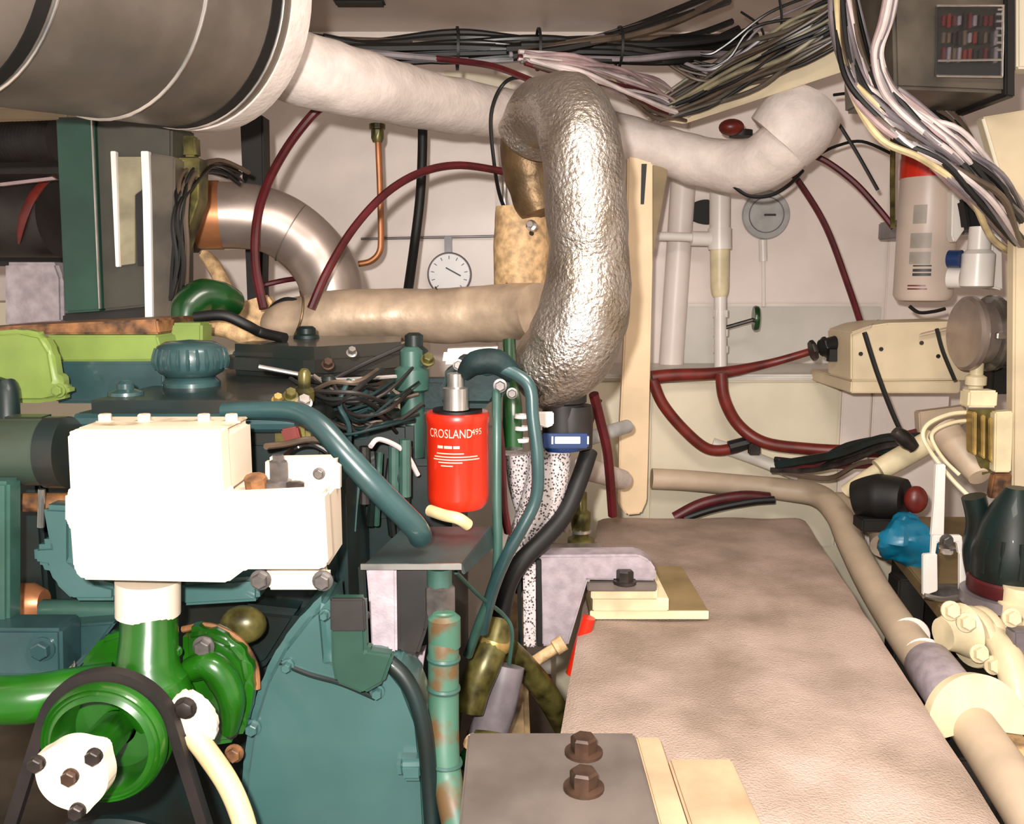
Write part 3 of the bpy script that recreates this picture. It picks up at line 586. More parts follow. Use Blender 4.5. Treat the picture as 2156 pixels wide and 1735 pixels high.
# crank pulley below and belt round both
cq = P(215, 2010, 0.87); RC = W(292, .87)
ck = thing('crank_pulley', 'dark pulley rim showing at the very bottom left below the green pulley', 'pulley', cq - Z_ * RC)
MB().lathe(cq + V(0, 0.05, 0), (0, -1, 0), [(RC * .93, 0), (RC, 0.006), (RC, 0.014), (RC * .93, 0.022), (RC, 0.03), (RC, 0.042), (RC * .9, 0.05), (RC * .8, 0.04), (0.03, 0.03)], 64).build('wheel', 'tealdark', ck)
def belt(name, c0, r0, c1, r1, Yb, wd, th, m, label):
    d = c1 - c0; L_ = d.length; base = math.atan2(d.z, d.x); al = math.acos((r0 - r1) / L_); pts = []
    for k in range(25):
        a = base + al + (2 * math.pi - 2 * al) * k / 24; pts.append((c0.x + r0 * math.cos(a), c0.z + r0 * math.sin(a), math.cos(a), math.sin(a)))
    for k in range(25):
        a = base - al + 2 * al * k / 24; pts.append((c1.x + r1 * math.cos(a), c1.z + r1 * math.sin(a), math.cos(a), math.sin(a)))
    b = MB(); bm = b.bm; rows = []
    for x, z, nx, nz_ in pts:
        rows.append([bm.verts.new((x + nx * th * i, Yb + j * wd, z + nz_ * th * i)) for i, j in ((0, -.4), (1, -.5), (1, .5), (0, .4))])
    for k in range(len(rows)):
        a, c_ = rows[k], rows[(k + 1) % len(rows)]
        for j in range(4): bm.faces.new((a[j], a[(j + 1) % 4], c_[(j + 1) % 4], c_[j]))
    return b.build(name, m, None, label, 'belt')
belt('drive_belt', pq, RP * .97, cq, RC * .99, pq.y + 0.030, 0.014, 0.012, 'belt', 'black drive belt wrapped over the green dished pulley')

# ================================================================== LEFT BACKGROUND
gx = thing('green_cabinet', 'tall dark green metal cabinet under the silencer drum at left', 'cabinet', P(250, 665, 1.62))
MB().pp([(116, 246), (196, 246), (212, 655), (135, 660)], 1.56, 0.12, 0.004).build('side_panel', 'boxgreen', gx)
MB().pp([(200, 246), (362, 254), (362, 640), (215, 655)], 1.57, 0.11, 0.004).build('body', 'boxgrey', gx)
MB().tube([P(193, 250, 1.557), P(210, 650, 1.557)], 0.0022, 6).build('edge_bead', 'steelbright', gx)
MB().pp([(240, 330), (298, 330), (298, 400), (284, 410), (284, 555), (246, 560)], 1.563, 0.008, 0.001).build('label_plate', 'khaki', gx)
MB().pp([(232, 318), (243, 318), (250, 562), (243, 562)], 1.555, 0.012, 0.001).build('white_strip', 'plastic', gx)
MB().pp([(296, 318), (312, 318), (316, 420), (320, 672), (305, 672), (300, 420)], 1.55, 0.014, 0.001).build('white_strip', 'plastic', gx)
MB().pp([(316, 322), (368, 330), (366, 672), (322, 672)], 1.556, 0.05, 0.003).build('bracket_plate', 'taupe', gx)
MB().pp([(285, 412), (300, 400), (302, 560), (290, 560)], 1.562, 0.006).build('slot', 'black', gx)
MB().pp([(130, 660), (330, 645), (330, 680), (130, 680)], 1.58, 0.14, 0.004).build('foot_rail', 'dark', gx)
MB().pp([(366, 332), (420, 332), (418, 420), (372, 560), (366, 560)], 1.60, 0.05, 0.004).build('terminal_cover', 'olive', gx)
MB().pp([(376, 285), (410, 285), (412, 330), (385, 330)], 1.62, 0.03, 0.004).build('terminal', 'olive', gx)
bundle('sensor_loom', 'black wires looping down the side of the green cabinet', 'wires', [(510, 372, 1.78), (450, 350, 1.68), (398, 385, 1.58), (384, 450, 1.545), (384, 540, 1.545), (378, 625, 1.545)], 10, 0.014, 0.0036, ['black', 'blackshiny', 'cablebrown'], 5)
MB().pp([(505, 262), (553, 240), (556, 400), (550, 640), (520, 640)], 2.1, 0.06, 0.004).build('dark_pillar', 'dark', None, 'black upright bar behind the copper-ended elbow pipe', 'bar')
MB().pp([(520, 520), (556, 520), (566, 720), (525, 720)], 2.425, 0.03, 0.003).build('dark_red_bracket', 'redcable', None, 'dark maroon bracket behind the red cable at the blanket end', 'bracket')
# corrugated hose and drum at far left
q0, q1 = P(-60, 302, 1.72), P(125, 296, 1.70); d = q1 - q0
prof = []
for k in range(24): prof += [(0.030, d.length * k / 24), (0.036, d.length * (k + .5) / 24)]
MB().lathe(q0, d, prof, 24).build('corrugated_hose', 'rubber', None, 'black ribbed hose at the left edge above the dark drum', 'hose')
MB().pp([(-200, 262), (128, 262), (128, 560), (-200, 560)], 1.98, 0.03).build('dark_filler', 'dark', None, 'dark sheet added to darken the gap behind the ribbed hose and dark drum', 'board')  # added sheet, keeps this gap dark where pale wall would show
dr = thing('dark_drum', 'dark brown cylinder with a red stripe at the left edge', 'cylinder', P(60, 545, 1.78))
MB().tube([P(-60, 455, 1.78), P(128, 455, 1.76)], W(84, 1.77), 36).build('shell', 'rubber', dr)
RD = W(84, 1.77) + 0.001; DC = P(0, 455, 1.77)
MB().tube([V(P(100 - 72 * k / 8, 455, 1.7).x, DC.y - RD * math.cos(math.radians(62 - 13 * k)), DC.z + RD * math.sin(math.radians(62 - 13 * k))) for k in range(9)], [0.005, 0.012, 0.016, 0.018, 0.018, 0.018, 0.016, 0.012, 0.005], 10, 4, sq=0.4).build('red_stripe', 'redhose', dr)
MB().pp([(0, 385), (110, 372), (118, 378), (0, 392)], 1.66, 0.01).build('wire_strip', 'cablepink', dr)
MB().pp([(8, 552), (118, 552), (130, 585), (132, 680), (8, 690)], 1.66, 0.10, 0.006).build('foam_block', 'greyblock', None, 'grey-lilac foam block at left below the dark drum', 'block')
MB().box(P(60, 245, 2.3), (0.22, 0.05, 0.03), bev=0.004).build('trim_2', 'beam', kind='structure')
# lime bracket
lm = thing('lime_bracket', 'lime-green painted bracket arm with rounded upright at left', 'bracket', P(100, 850, 1.3))
MB().pp([(95, 706), (330, 706), (345, 760), (115, 762)], 1.33, 0.10, 0.003).build('arm', 'lime', lm)
MB().pp([(-80, 715), (-20, 698), (40, 693), (85, 702), (108, 740), (118, 800), (140, 808), (142, 838), (90, 850), (-80, 850)], 1.24, 0.03, 0.008, 3).build('upright', 'lime', lm)
bolt(lm, 124, 822, 1.24, 11, 'lime')
MB().pp([(360, 680), (425, 680), (425, 725), (345, 740)], 1.40, 0.05, 0.004).build('end_lug', 'lime', lm)
MB().pp([(-60, 690), (330, 672), (335, 704), (-60, 704)], 1.345, 0.2, 0.003).build('top_plate', 'gasket', lm)
ob = thing('oval_port', 'dark rounded pipe end at the left edge beside the lime bracket', 'pipe', P(10, 870, 1.2))
MB().tube(Pl([(-40, 900, 1.19), (-10, 850, 1.19), (10, 815, 1.19), (15, 880, 1.18), (15, 905, 1.18)]), 0.016, 16).build('bend', 'tealdark', ob)
# dark green elbow behind the cap
ge = thing('green_elbow', 'dark green pipe elbow poking up behind the filler cap', 'pipe', P(420, 690, 1.55))
MB().tube(Pl([(392, 690, 1.52), (395, 650, 1.53), (425, 625, 1.55), (460, 628, 1.57), (490, 640, 1.6)]), [0.022, 0.028, 0.030, 0.030, 0.026], 20, 6).build('bend', 'greendark', ge)
MB().tube(Pl([(395, 690, 1.50), (400, 720, 1.48)]), 0.016, 14).build('collar', 'lime', ge)
cable('breather_hose', [(410, 668, 1.49), (470, 664, 1.49), (520, 685, 1.50), (550, 700, 1.52), (600, 712, 1.50)], 0.009, 'black', 'black breather hose running from the green elbow over the rocker cover', 'hose', n=12)
cable('tan_hose', [(440, 690, 1.58), (480, 695, 1.56), (520, 715, 1.55), (560, 735, 1.53)], 0.014, 'tanlag', 'stubby tan hose beneath the black breather hose', 'hose', n=14)
MB().tube(Pl([(560, 720, 1.80), (566, 660, 1.79), (600, 632, 1.78), (640, 640, 1.77)]), 0.006, 10).build('blanket_strap', 'black', None, 'black strap looped over the left end of the heat blanket', 'strap')
bk = thing('olive_bracket', 'olive-tan bracket leaning at the left end of the heat blanket', 'bracket', P(535, 700, 1.86))
MB().pp([(495, 640), (560, 620), (575, 640), (560, 700), (540, 715), (500, 690)], 1.86, 0.04, 0.006).build('plate', 'tanlag', bk)
MB().tube(Pl([(425, 530, 1.95), (450, 560, 1.95), (480, 620, 1.93), (500, 660, 1.9)]), [0.010, 0.016, 0.016, 0.012], 12).build('arm', 'tanlag', bk)
MB().tube(Pl([(405, 522, 1.95), (530, 518, 1.95)]), 0.007, 10).build('cross_bar', 'tan', bk)

# ================================================================== MIDDLE: MOUNTS, HOSES
tr = thing('mount_tray', 'dark teal folded tray over the front engine mount', 'tray', P(880, 1200, 1.1))
zt_ = hz(1188, 1.045)
MB().prism([V(P(764, 1188, 1.045).x, 1.045, zt_), V(P(975, 1188, 1.045).x, 1.045, zt_), V(P(1032, 1112, 1.22).x, 1.215, zt_), V(P(850, 1108, 1.22).x, 1.215, zt_)], (0, 0, -0.006), 0.002).build('top_plate', 'tray', tr)
MB().prism([V(P(966, 1188, 1.045).x, 1.043, zt_ + .001), V(P(1030, 1112, 1.22).x, 1.217, zt_ + .001), V(P(1030, 1112, 1.22).x + .004, 1.217, zt_ - 0.03), V(P(966, 1188, 1.045).x + .004, 1.043, zt_ - 0.012)], (0.004, 0, 0), 0.001).build('side_lip', 'tray', tr)
MB().prism([V(P(760, 1188, 1.045).x, 1.042, zt_ - 0.006), V(P(972, 1188, 1.045).x, 1.042, zt_ - 0.006)] + [V(P(972, 1188, 1.045).x, 1.042, zt_ + 0.001), V(P(760, 1188, 1.045).x, 1.042, zt_ + 0.001)], (0, 0.003, 0)).build('front_edge', 'steelbright', tr)
fm = thing('engine_mount', 'front engine mount with pale face plate and black rubber block', 'engine mount', P(830, 1375, 1.06))
MB().pp([(770, 1194), (834, 1194), (836, 1376), (782, 1376), (775, 1250)], 1.05, 0.035, 0.003).build('face_plate', 'lavender', fm)
MB().pp([(836, 1194), (905, 1194), (908, 1270), (898, 1330), (880, 1382), (838, 1376)], 1.055, 0.05, 0.004).build('rubber_block', 'rubber', fm)
MB().pp([(753, 1192), (768, 1192), (778, 1372), (770, 1372), (760, 1330)], 1.052, 0.03, 0.002).build('side_flange', 'tealdark', fm)
MB().pp([(694, 1262), (768, 1262), (772, 1372), (830, 1380), (808, 1440), (765, 1464), (705, 1440), (697, 1400)], 0.975, 0.02, 0.004).build('gusset', 'boxgreen', fm)
MB().pp([(694, 1262), (766, 1262), (770, 1330), (695, 1330)], 0.968, 0.008, 0.002).build('stain_plate', 'rubber', fm)
bolt(fm, 768, 1295, 1.05, 9, 'steelbright')
MB().lathe(P(925, 1250, 1.06), Z_, [(0.016, -0.03), (0.020, -0.02), (0.020, 0.01), (0.014, 0.014), (0.014, 0.03)], 6).build('stud_nut', 'bolt', fm)
MB().tube([P(925, 1240, 1.06), P(925, 1195, 1.06)], 0.016, 12).build('stud', 'tealpale', fm)
# teal hose going down at centre, with rusty bands
th = thing('teal_pipe', 'scabby teal pipe with rusty joints standing at bottom centre', 'pipe', P(950, 1800, 1.0))
MB().tube(Pl([(935, 1290, 1.04), (934, 1360, 1.03), (934, 1480, 1.02), (936, 1590, 1.0), (942, 1640, 0.99), (955, 1700, 0.97), (975, 1790, 0.95)]), [0.014, 0.0185, 0.0185, 0.0178, 0.0175, 0.018, 0.018], 20, 8).build('barrel', 'rustteal', th)
for (px, py, Y) in ((934, 1385, 1.028), (934, 1448, 1.022), (938, 1605, .998), (960, 1690, .975)):
    MB().lathe(P(px, py, Y), V(0.06, 0, 1), [(0.0195, -0.003), (0.0205, 0), (0.0195, 0.003)], 20).build('joint', 'tealpale' if py != 1690 else 'rustteal', th)
MB().lathe(P(936, 1360, 1.032), Z_, [(0.0195, 0), (0.0195, 0.035), (0.014, 0.04)], 20).build('clamp', 'rustteal', th)
MB().pp([(840, 1390), (895, 1370), (885, 1440)], 1.13, 0.02).build('pale_web', 'lavender', fm)

# silver-grey rear mount bracket on shims
rm = thing('mount_bracket', 'silver-grey cast L-shaped engine bracket resting on stacked pale shims', 'bracket', P(1300, 1240, 1.56))
MB().pp([(1134, 1170), (1345, 1168), (1368, 1180), (1382, 1200), (1382, 1224), (1238, 1222), (1196, 1362), (1140, 1362)], 1.52, 0.05, 0.004).build('casting', 'lavender', rm)
zz = hz(1226, 1.52)
a = P(1236, 1226, 1.52); b2 = P(1382, 1226, 1.52)
MB().box(((a.x + b2.x) / 2, 1.555, zz - 0.007), (b2.x - a.x, 0.085, 0.014), bev=0.002).build('foot', 'greyplate', rm)
q = P(1315, 1222, 1.518); MB().hexb(V(q.x, 1.515, zz), Z_, 0.015, 0.024).build('bolt', 'boltdark', rm)
MB().pp([(1129, 1180), (1140, 1180), (1142, 1362), (1131, 1362)], 1.512, 0.05, 0.001).build('rubber_pad', 'black', rm)
MB().pp([(1101, 1188), (1128, 1186), (1128, 1364), (1103, 1364)], 1.50, 0.05, 0.003).build('ribbed_plate', 'braid', rm)
MB().pp([(1088, 1200), (1097, 1195), (1100, 1362), (1092, 1362)], 1.505, 0.04, 0.002).build('back_plate', 'tealdark', rm)
MB().box(P(1215, 1158, 1.60), (0.10, 0.05, 0.012), bev=0.002).build('top_ledge', 'steelbright', rm)
zs = zz - 0.014
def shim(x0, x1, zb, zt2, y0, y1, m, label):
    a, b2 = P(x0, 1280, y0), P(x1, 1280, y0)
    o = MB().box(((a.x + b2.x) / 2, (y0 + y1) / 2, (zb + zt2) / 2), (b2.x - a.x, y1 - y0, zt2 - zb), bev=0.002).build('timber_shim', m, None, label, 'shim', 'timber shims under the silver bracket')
    if m == 'boardbrown': MB().box(((a.x + b2.x) / 2, y0 - 0.001, (zb + zt2) / 2), (b2.x - a.x, 0.004, zt2 - zb - 0.001), bev=0.001).build('pale_edge', 'cream', o)  # pale strip along the brown shim's front edge
hs = (zs - ZM - 0.006) / 3
shim(1242, 1492, ZM + 0.004, ZM + 0.004 + hs * .8, 1.545, 1.80, 'boardbrown', 'widest brown shim at the bottom of the stack under the silver bracket')
shim(1248, 1408, ZM + 0.004 + hs * .8, ZM + 0.005 + 1.95 * hs, 1.54, 1.70, 'cream', 'middle pale shim of the stack under the silver bracket')
shim(1244, 1384, ZM + 0.005 + 1.95 * hs, zs, 1.535, 1.66, 'cream', 'topmost pale shim directly under the silver bracket foot')
# near foot plate with two bolts
np_ = thing('foot_plate', 'grey steel foot plate with two dark bolts at the bottom edge', 'plate', (0.1, 1.0, ZM))
xa, xb = P(985, 1640, 1.085).x, P(1336, 1640, 1.085).x
MB().box(((xa + xb) / 2, 0.98, ZM + 0.015), (xb - xa, 0.23, 0.02), bev=0.003).build('plate', 'greyplate', np_)
for px, py in ((1228, 1652), (1228, 1738)):
    Y = 0.58 * F / (py - 594) - 0.0
    q = P(px, py, Y); q.z = ZM + 0.025
    b3 = MB().lathe(q, Z_, [(0.0235, 0), (0.0235, 0.004), (0.018, 0.005)], 20).build('washer', 'boltrust', np_)
    MB().lathe(q, Z_, [(0.0165, 0.004), (0.0165, 0.020), (0.014, 0.023)], 6).build('bolt', 'boltrust', np_)
xc, xd = P(1338, 1650, 1.08).x, P(1388, 1650, 1.08).x
MB().box(((xc + xd) / 2, 0.97, ZM + 0.012), (xd - xc, 0.23, 0.024), bev=0.002).build('timber_batten', 'wood', None, 'narrow pale wooden batten beside the grey foot plate', 'batten')
xe = P(1535, 1680, 1.05).x
MB().box(((xd + xe) / 2 + .002, 0.935, ZM + 0.010), (xe - xd - .004, 0.22, 0.014), bev=0.003).build('timber_board', 'wood', None, 'flat pale wooden board at the bottom edge on the carpet', 'board')

# braided exhaust hose with clamps below the foil pipe
bh = thing('braided_hose', 'white speckled braided hose hanging below the foil pipe', 'hose', P(1110, 1160, 1.55))
MB().tube(Pl([(1160, 925, 1.57), (1158, 960, 1.57), (1152, 1010, 1.565), (1135, 1070, 1.56), (1115, 1120, 1.555), (1090, 1180, 1.55)]), [0.036, 0.037, 0.038, 0.037, 0.034, 0.03], 26, 7).build('braid', 'braid', bh)
MB().tube(Pl([(1090, 955, 1.60), (1095, 1020, 1.60), (1105, 1080, 1.60)]), [0.024, 0.022, 0.016], 16).build('inner_sleeve', 'braid', bh)
cl = thing('blue_clamp', 'blue hose clamp with a white tag below the foil pipe', 'clamp', P(1185, 945, 1.55))
MB().lathe(P(1180, 944, 1.57), Z_, [(0.043, 0), (0.045, 0.004), (0.045, 0.024), (0.043, 0.028)], 30).build('band', 'blue', cl)
MB().box(P(1190, 928, 1.517), (0.080, 0.012, 0.026), bev=0.003).build('screw_housing', 'blue', cl)
MB().box(P(1195, 927, 1.510), (0.043, 0.002, 0.012), bev=0.0005).build('tag', 'plastic', cl)
for px in (1163, 1238): MB().box(P(px, 927, 1.510), (0.003, 0.002, 0.013)).build('tag_edge', 'plastic', cl)
MB().pp([(1128, 868), (1166, 868), (1166, 895), (1150, 902), (1130, 895)], 1.51, 0.012, 0.002).build('label_tag', 'plastic', None, 'small white tag on the dark hose neck above the blue clamp', 'tag')
MB().lathe(P(1200, 900, 1.575), Z_, [(0.040, -0.035), (0.041, 0.02), (0.038, 0.04)], 24).build('hose_neck', 'rubber', None, 'dark rubber hose neck between foil pipe and blue clamp', 'hose')
cable('black_hose', [(1240, 950, 1.60), (1220, 1010, 1.57), (1190, 1080, 1.54), (1150, 1130, 1.51), (1100, 1180, 1.48), (1070, 1230, 1.47), (1055, 1300, 1.47)], 0.016, 'black', 'black hose sweeping down from the blue clamp to the bilge', 'hose', n=14)
rc2 = [(1250, 830, 1.75), (1265, 890, 1.78), (1280, 960, 1.80), (1290, 1085, 1.85)]
cable('red_cable', rc2, 0.010, 'redcable', 'dark red hose dropping just left of the timber post', 'hose', n=10)
cable('red_cable', [(1262, 840, 1.9), (1240, 900, 1.9), (1230, 1000, 1.85), (1190, 1090, 1.7), (1120, 1170, 1.62), (1090, 1250, 1.6)], 0.007, 'redcable', 'thin dark red cable crossing behind the braided hose', 'cable', n=8)
cable('red_cable', [(1046, 870, 1.36), (1055, 950, 1.36), (1060, 1060, 1.36), (1070, 1120, 1.38)], 0.007, 'redcable', 'maroon cable hanging between the two teal fuel pipes', 'cable', n=8)
cable('grey_stub_pipe', [(1235, 925, 1.9), (1275, 912, 1.95), (1320, 898, 2.05)], 0.016, 'vent', 'grey stub pipe between the blue clamp and the post', 'pipe', n=14)
cable('grey_stub_pipe', [(1220, 985, 1.85), (1260, 995, 1.95), (1310, 1010, 2.1)], 0.024, 'lag', 'pale pipe stub entering behind the foot of the timber post', 'pipe', n=16)
vv = thing('brass_cock', 'dirty brass drain cock at the far left corner of the carpet', 'valve', P(1222, 1150, 1.75))
MB().lathe(P(1222, 1150, 1.75), Z_, [(0.026, 0), (0.026, 0.016), (0.016, 0.02), (0.020, 0.05), (0.020, 0.07), (0.012, 0.075), (0.012, 0.11)], 18).build('body', 'olive', vv)
MB().lathe(P(1222, 1120, 1.75), Z_, [(0.022, 0), (0.022, 0.006)], 18).build('collar', 'steelbright', vv)
MB().tube(Pl([(1190, 1120, 1.73), (1195, 1060, 1.74), (1215, 1040, 1.75)]), 0.005, 8).build('lever', 'cablepink', vv)
# bilge clutter
oh = thing('olive_hose', 'fat olive-brown hose bending down in the bilge beside the teal pipe', 'hose', P(1010, 1490, 1.3))
MB().tube(Pl([(1050, 1310, 1.34), (1040, 1350, 1.32), (1020, 1400, 1.30), (1000, 1450, 1.29), (990, 1500, 1.28)]), [0.020, 0.024, 0.025, 0.024, 0.020], 18, 6).build('hose', 'olive', oh)
MB().lathe(P(1040, 1352, 1.32), V(0.3, 0.1, 1), [(0.026, -0.008), (0.028, 0), (0.026, 0.008)], 18).build('clamp', 'brass', oh)
MB().tube(Pl([(960, 1205, 1.1), (1010, 1255, 1.2), (1060, 1295, 1.25), (1078, 1330, 1.26), (1072, 1400, 1.28)]), 0.003, 8).build('wire', 'tealpale', oh)
cable('olive_pipe', [(1070, 1370, 1.40), (1110, 1410, 1.42), (1150, 1460, 1.45), (1190, 1530, 1.5)], 0.021, 'olive', 'olive pipe slanting down to the edge of the carpet platform', 'pipe', n=16)
cable('grey_flat_hose', [(1065, 1400, 1.34), (1055, 1450, 1.33), (1040, 1510, 1.32), (1020, 1560, 1.32)], 0.030, 'cablegrey', 'grey-brown flattened hose in the bilge behind the red-tipped connector', 'hose', n=16)
rcn = thing('red_connector', 'dark ribbed connector with a red cap pointing at the carpet edge', 'connector', P(1100, 1600, 1.15))
MB().tube(Pl([(1000, 1555, 1.15), (1050, 1565, 1.14), (1090, 1585, 1.13), (1115, 1597, 1.12)]), [0.012, 0.014, 0.013, 0.012], 14).build('body', 'olive', rcn)
MB().tube(Pl([(1113, 1594, 1.122), (1168, 1606, 1.112)]), [0.014, 0.012], 16).build('cap', 'red', rcn)
MB().tube(Pl([(1110, 1594, 1.122), (1117, 1596, 1.12)]), 0.0145, 16).build('band', 'plastic', rcn)
MB().tube(Pl([(990, 1560, 1.18), (1040, 1600, 1.2), (1100, 1625, 1.2), (1150, 1640, 1.2)]), 0.012, 12).build('sleeve', 'tanlag', rcn)
MB().sphere(P(1015, 1600, 1.28), 0.03, (1.2, 1, .8)).build('green_float', 'greendark', None, 'small dark green float lying in the bilge below the connector', 'float')
st = thing('bilge_stringer', 'dirty brown timber stringer between engine and carpet platform', 'timber', (0.02, 1.6, 0.0))
MB().box((-0.005, 1.62, 0.26), (0.07, 0.9, 0.52), bev=0.01).build('beam', 'woodbrown', st)
MB().box((-0.07, 1.65, 0.10), (0.055, 0.9, 0.20), bev=0.01).build('lower_beam', 'woodbrown', st)
MB().tube([P(1205, 1420, 1.5), P(1240, 1300, 1.5)], 0.012, 12).build('red_stop_rod', 'red', None, 'red rod end tucked behind the silver bracket at the carpet edge', 'rod')
MB().lathe(P(1115, 1400, 1.46), V(1, 0.2, 0.6), [(0.01, 0), (0.01, 0.05), (0.014, 0.052), (0.014, 0.07)], 12).build('brass_fitting', 'tanlag', None, 'tan fitting under the silver bracket', 'fitting')

# ================================================================== BACK WALL FITTINGS
ga = thing('pressure_gauge', 'white round pressure gauge with dark rim above the heat blanket', 'gauge', P(946, 615, 2.74))
g0 = P(946, 578, 2.71)
MB().lathe(g0 + V(0, 0.03, 0), (0, -1, 0), [(0.060, 0), (0.066, 0.004), (0.066, 0.026), (0.062, 0.030), (0.0, 0.030)], 40).build('case', 'cablegrey', ga)
MB().lathe(g0, (0, -1, 0), [(0.060, 0.0), (0.060, 0.002), (0.0, 0.002)], 40).build('dial', 'gauge', ga)
MB().box(g0 + V(0.012, -0.004, 0.008), (0.05, 0.001, 0.004), Matrix.Rotation(0.5, 3, 'Y')).build('needle', 'inkdark', ga)
for k in range(11):
    a = math.radians(-135 + 27 * k); MB().box(g0 + V(math.sin(a) * 0.05, -0.003, math.cos(a) * 0.05), (0.002, 0.001, 0.010), Matrix.Rotation(a, 3, 'Y')).build('tick', 'inkdark', ga)
MB().box(P(944, 517, 2.735), (0.022, 0.03, 0.055), bev=0.003).build('stem', 'cablegrey', ga)
vt = thing('round_vent', 'grey round disc plate on the back wall right of the white pipe', 'disc', P(1612, 500, 2.74))
v0 = P(1612, 453, 2.745)
MB().lathe(v0, (0, -1, 0), [(0.070, 0), (0.072, 0.003), (0.068, 0.010), (0.0, 0.010)], 40).build('plate', 'vent', vt)
MB().box(v0 + V(0.01, -0.012, 0), (0.035, 0.004, 0.006), bev=0.001).build('pointer', 'inkdark', vt)
MB().ring(v0 + V(0, -0.009, 0), (0, -1, 0), 0.050, 0.053, 0.003).build('groove', 'cablegrey', vt)
out = [P(1494 - 0, 420, 2.735)] + [P(1494 - 48 * math.sin(math.pi * k / 12), 446 - 27 * math.cos(math.pi * k / 12), 2.735) for k in range(1, 12)] + [P(1494, 473, 2.735)]
MB().prism(out, (0, 0.014, 0), 0.002).build('dark_port', 'dark', None, 'black half-round port left of the white wall pipe', 'port')
wp = thing('white_wall_pipe', 'slim white plastic pipe with fittings rising up the back wall', 'pipe', P(1515, 785, 2.62))
MB().tube(Pl([(1516, 330, 2.62), (1515, 490, 2.62)]), W(21, 2.62), 18).build('upper_pipe', 'plastic', wp)
MB().tube(Pl([(1515, 480, 2.62), (1515, 525, 2.62)]), W(24, 2.62), 18).build('tee', 'plastic', wp)
MB().tube(Pl([(1515, 525, 2.62), (1515, 605, 2.62), (1516, 625, 2.62)]), [W(20, 2.62), W(19, 2.62), W(14, 2.62)], 18).build('reducer', 'cream', wp)
MB().tube(Pl([(1516, 610, 2.62), (1517, 800, 2.60)]), W(13, 2.62), 16).build('lower_pipe', 'plastic', wp)
MB().tube(Pl([(1320, 496, 2.60), (1420, 498, 2.61), (1500, 502, 2.62)]), W(9, 2.62), 14).build('branch_pipe', 'plastic', wp)
MB().tube(Pl([(1455, 502, 2.615), (1500, 503, 2.62)]), W(15, 2.62), 14).build('union', 'plastic', wp)
for py in (660, 700, 735): MB().lathe(P(1517, py, 2.62), Z_, [(W(17, 2.62), -0.01), (W(17, 2.62), 0.01)], 8).build('coupling', 'plastic', wp)
gv = MB().lathe(P(1586, 670, 2.58), V(1, -0.1, 0), [(0.034, 0), (0.036, 0.006), (0.034, 0.014)], 16).build('valve_wheel', 'greendark', wp, label='dark green valve handwheel')
MB().tube(Pl([(1520, 692, 2.61), (1590, 672, 2.59)]), 0.006, 8).build('valve_stem', 'boltdark', wp)
ht = thing('hose_thermometer', 'slim pale glass tube hanging below the round disc plate', 'tube', P(1608, 640, 2.74))
MB().tube(Pl([(1606, 505, 2.74), (1607, 550, 2.74)]), 0.012, 12).build('bulb', 'plastic', ht)
MB().tube(Pl([(1607, 548, 2.745), (1608, 645, 2.745)]), 0.006, 10).build('stem', 'plastic', ht)
cable('copper_pipe', [(795, 262, 2.35), (797, 320, 2.35), (800, 400, 2.36), (802, 500, 2.36), (798, 532, 2.36), (780, 550, 2.36), (755, 556, 2.36)], W(6.5, 2.35), 'copper', 'thin copper pipe hanging down to a bend behind the grey elbow', 'pipe', n=10)
MB().lathe(P(795, 300, 2.35), Z_, [(0.012, 0), (0.016, 0.01), (0.016, 0.03), (0.020, 0.032), (0.020, 0.045)], 10).build('pipe_nut', 'olive', None, 'dark brass nut at the top of the thin copper pipe', 'nut')
cable('black_wall_hose', [(890, 230, 2.4), (889, 330, 2.4), (884, 420, 2.4), (872, 520, 2.38), (858, 620, 2.3)], W(10, 2.4), 'black', 'straight black hose hanging beside the thin copper pipe', 'hose', n=12)
cable('conduit_line', [(760, 503, 2.73), (900, 500, 2.73), (1045, 497, 2.73)], 0.004, 'cablegrey', 'thin grey conduit line level across the back wall', 'conduit', n=8)
cable('red_cable', [(690, 215, 1.92), (655, 245, 1.92), (605, 310, 1.9), (562, 390, 1.85), (540, 470, 1.80), (538, 560, 1.78), (555, 650, 1.76)], W(9, 1.9), 'redcable', 'dark red cable arching in front of the elbow pipe down to the blanket', 'cable', n=10)
cable('red_cable', [(655, 650, 1.72), (690, 570, 1.74), (745, 480, 1.8), (815, 405, 1.86), (890, 362, 1.92), (970, 348, 1.98), (1065, 362, 2.05)], W(8.5, 1.85), 'redcable', 'dark red cable arcing from the blanket up towards the foil pipe', 'cable', n=10)
cable('red_cable', [(555, 600, 1.95), (600, 590, 1.97), (640, 585, 2.0)], 0.006, 'redcable', 'short red cable level behind the grey elbow pipe', 'cable', n=8)
cable('thin_black_cable', [(1180, 200, 1.95), (1110, 165, 2.0), (1062, 175, 2.06), (1034, 240, 2.05), (1040, 340, 2.06), (1055, 420, 2.0), (1085, 470, 1.92), (1120, 492, 1.80)], 0.0042, 'black', 'thin black wire looping round the lagged pipe left of the foil pipe', 'wire', n=8)
cable('slim_steel_rod', [(1060, 270, 2.742), (1062, 370, 2.742), (1064, 640, 2.742)], 0.009, 'steelbright', 'slim steel rod left of the foil pipe', 'rod', n=10)
MB().pp([(935, 148), (1075, 158), (1080, 200), (940, 190)], 2.735, 0.02, 0.003).build('cream_ledge_plate', 'panelcream', None, 'cream plate showing between lagged pipe and overhead wires', 'plate')

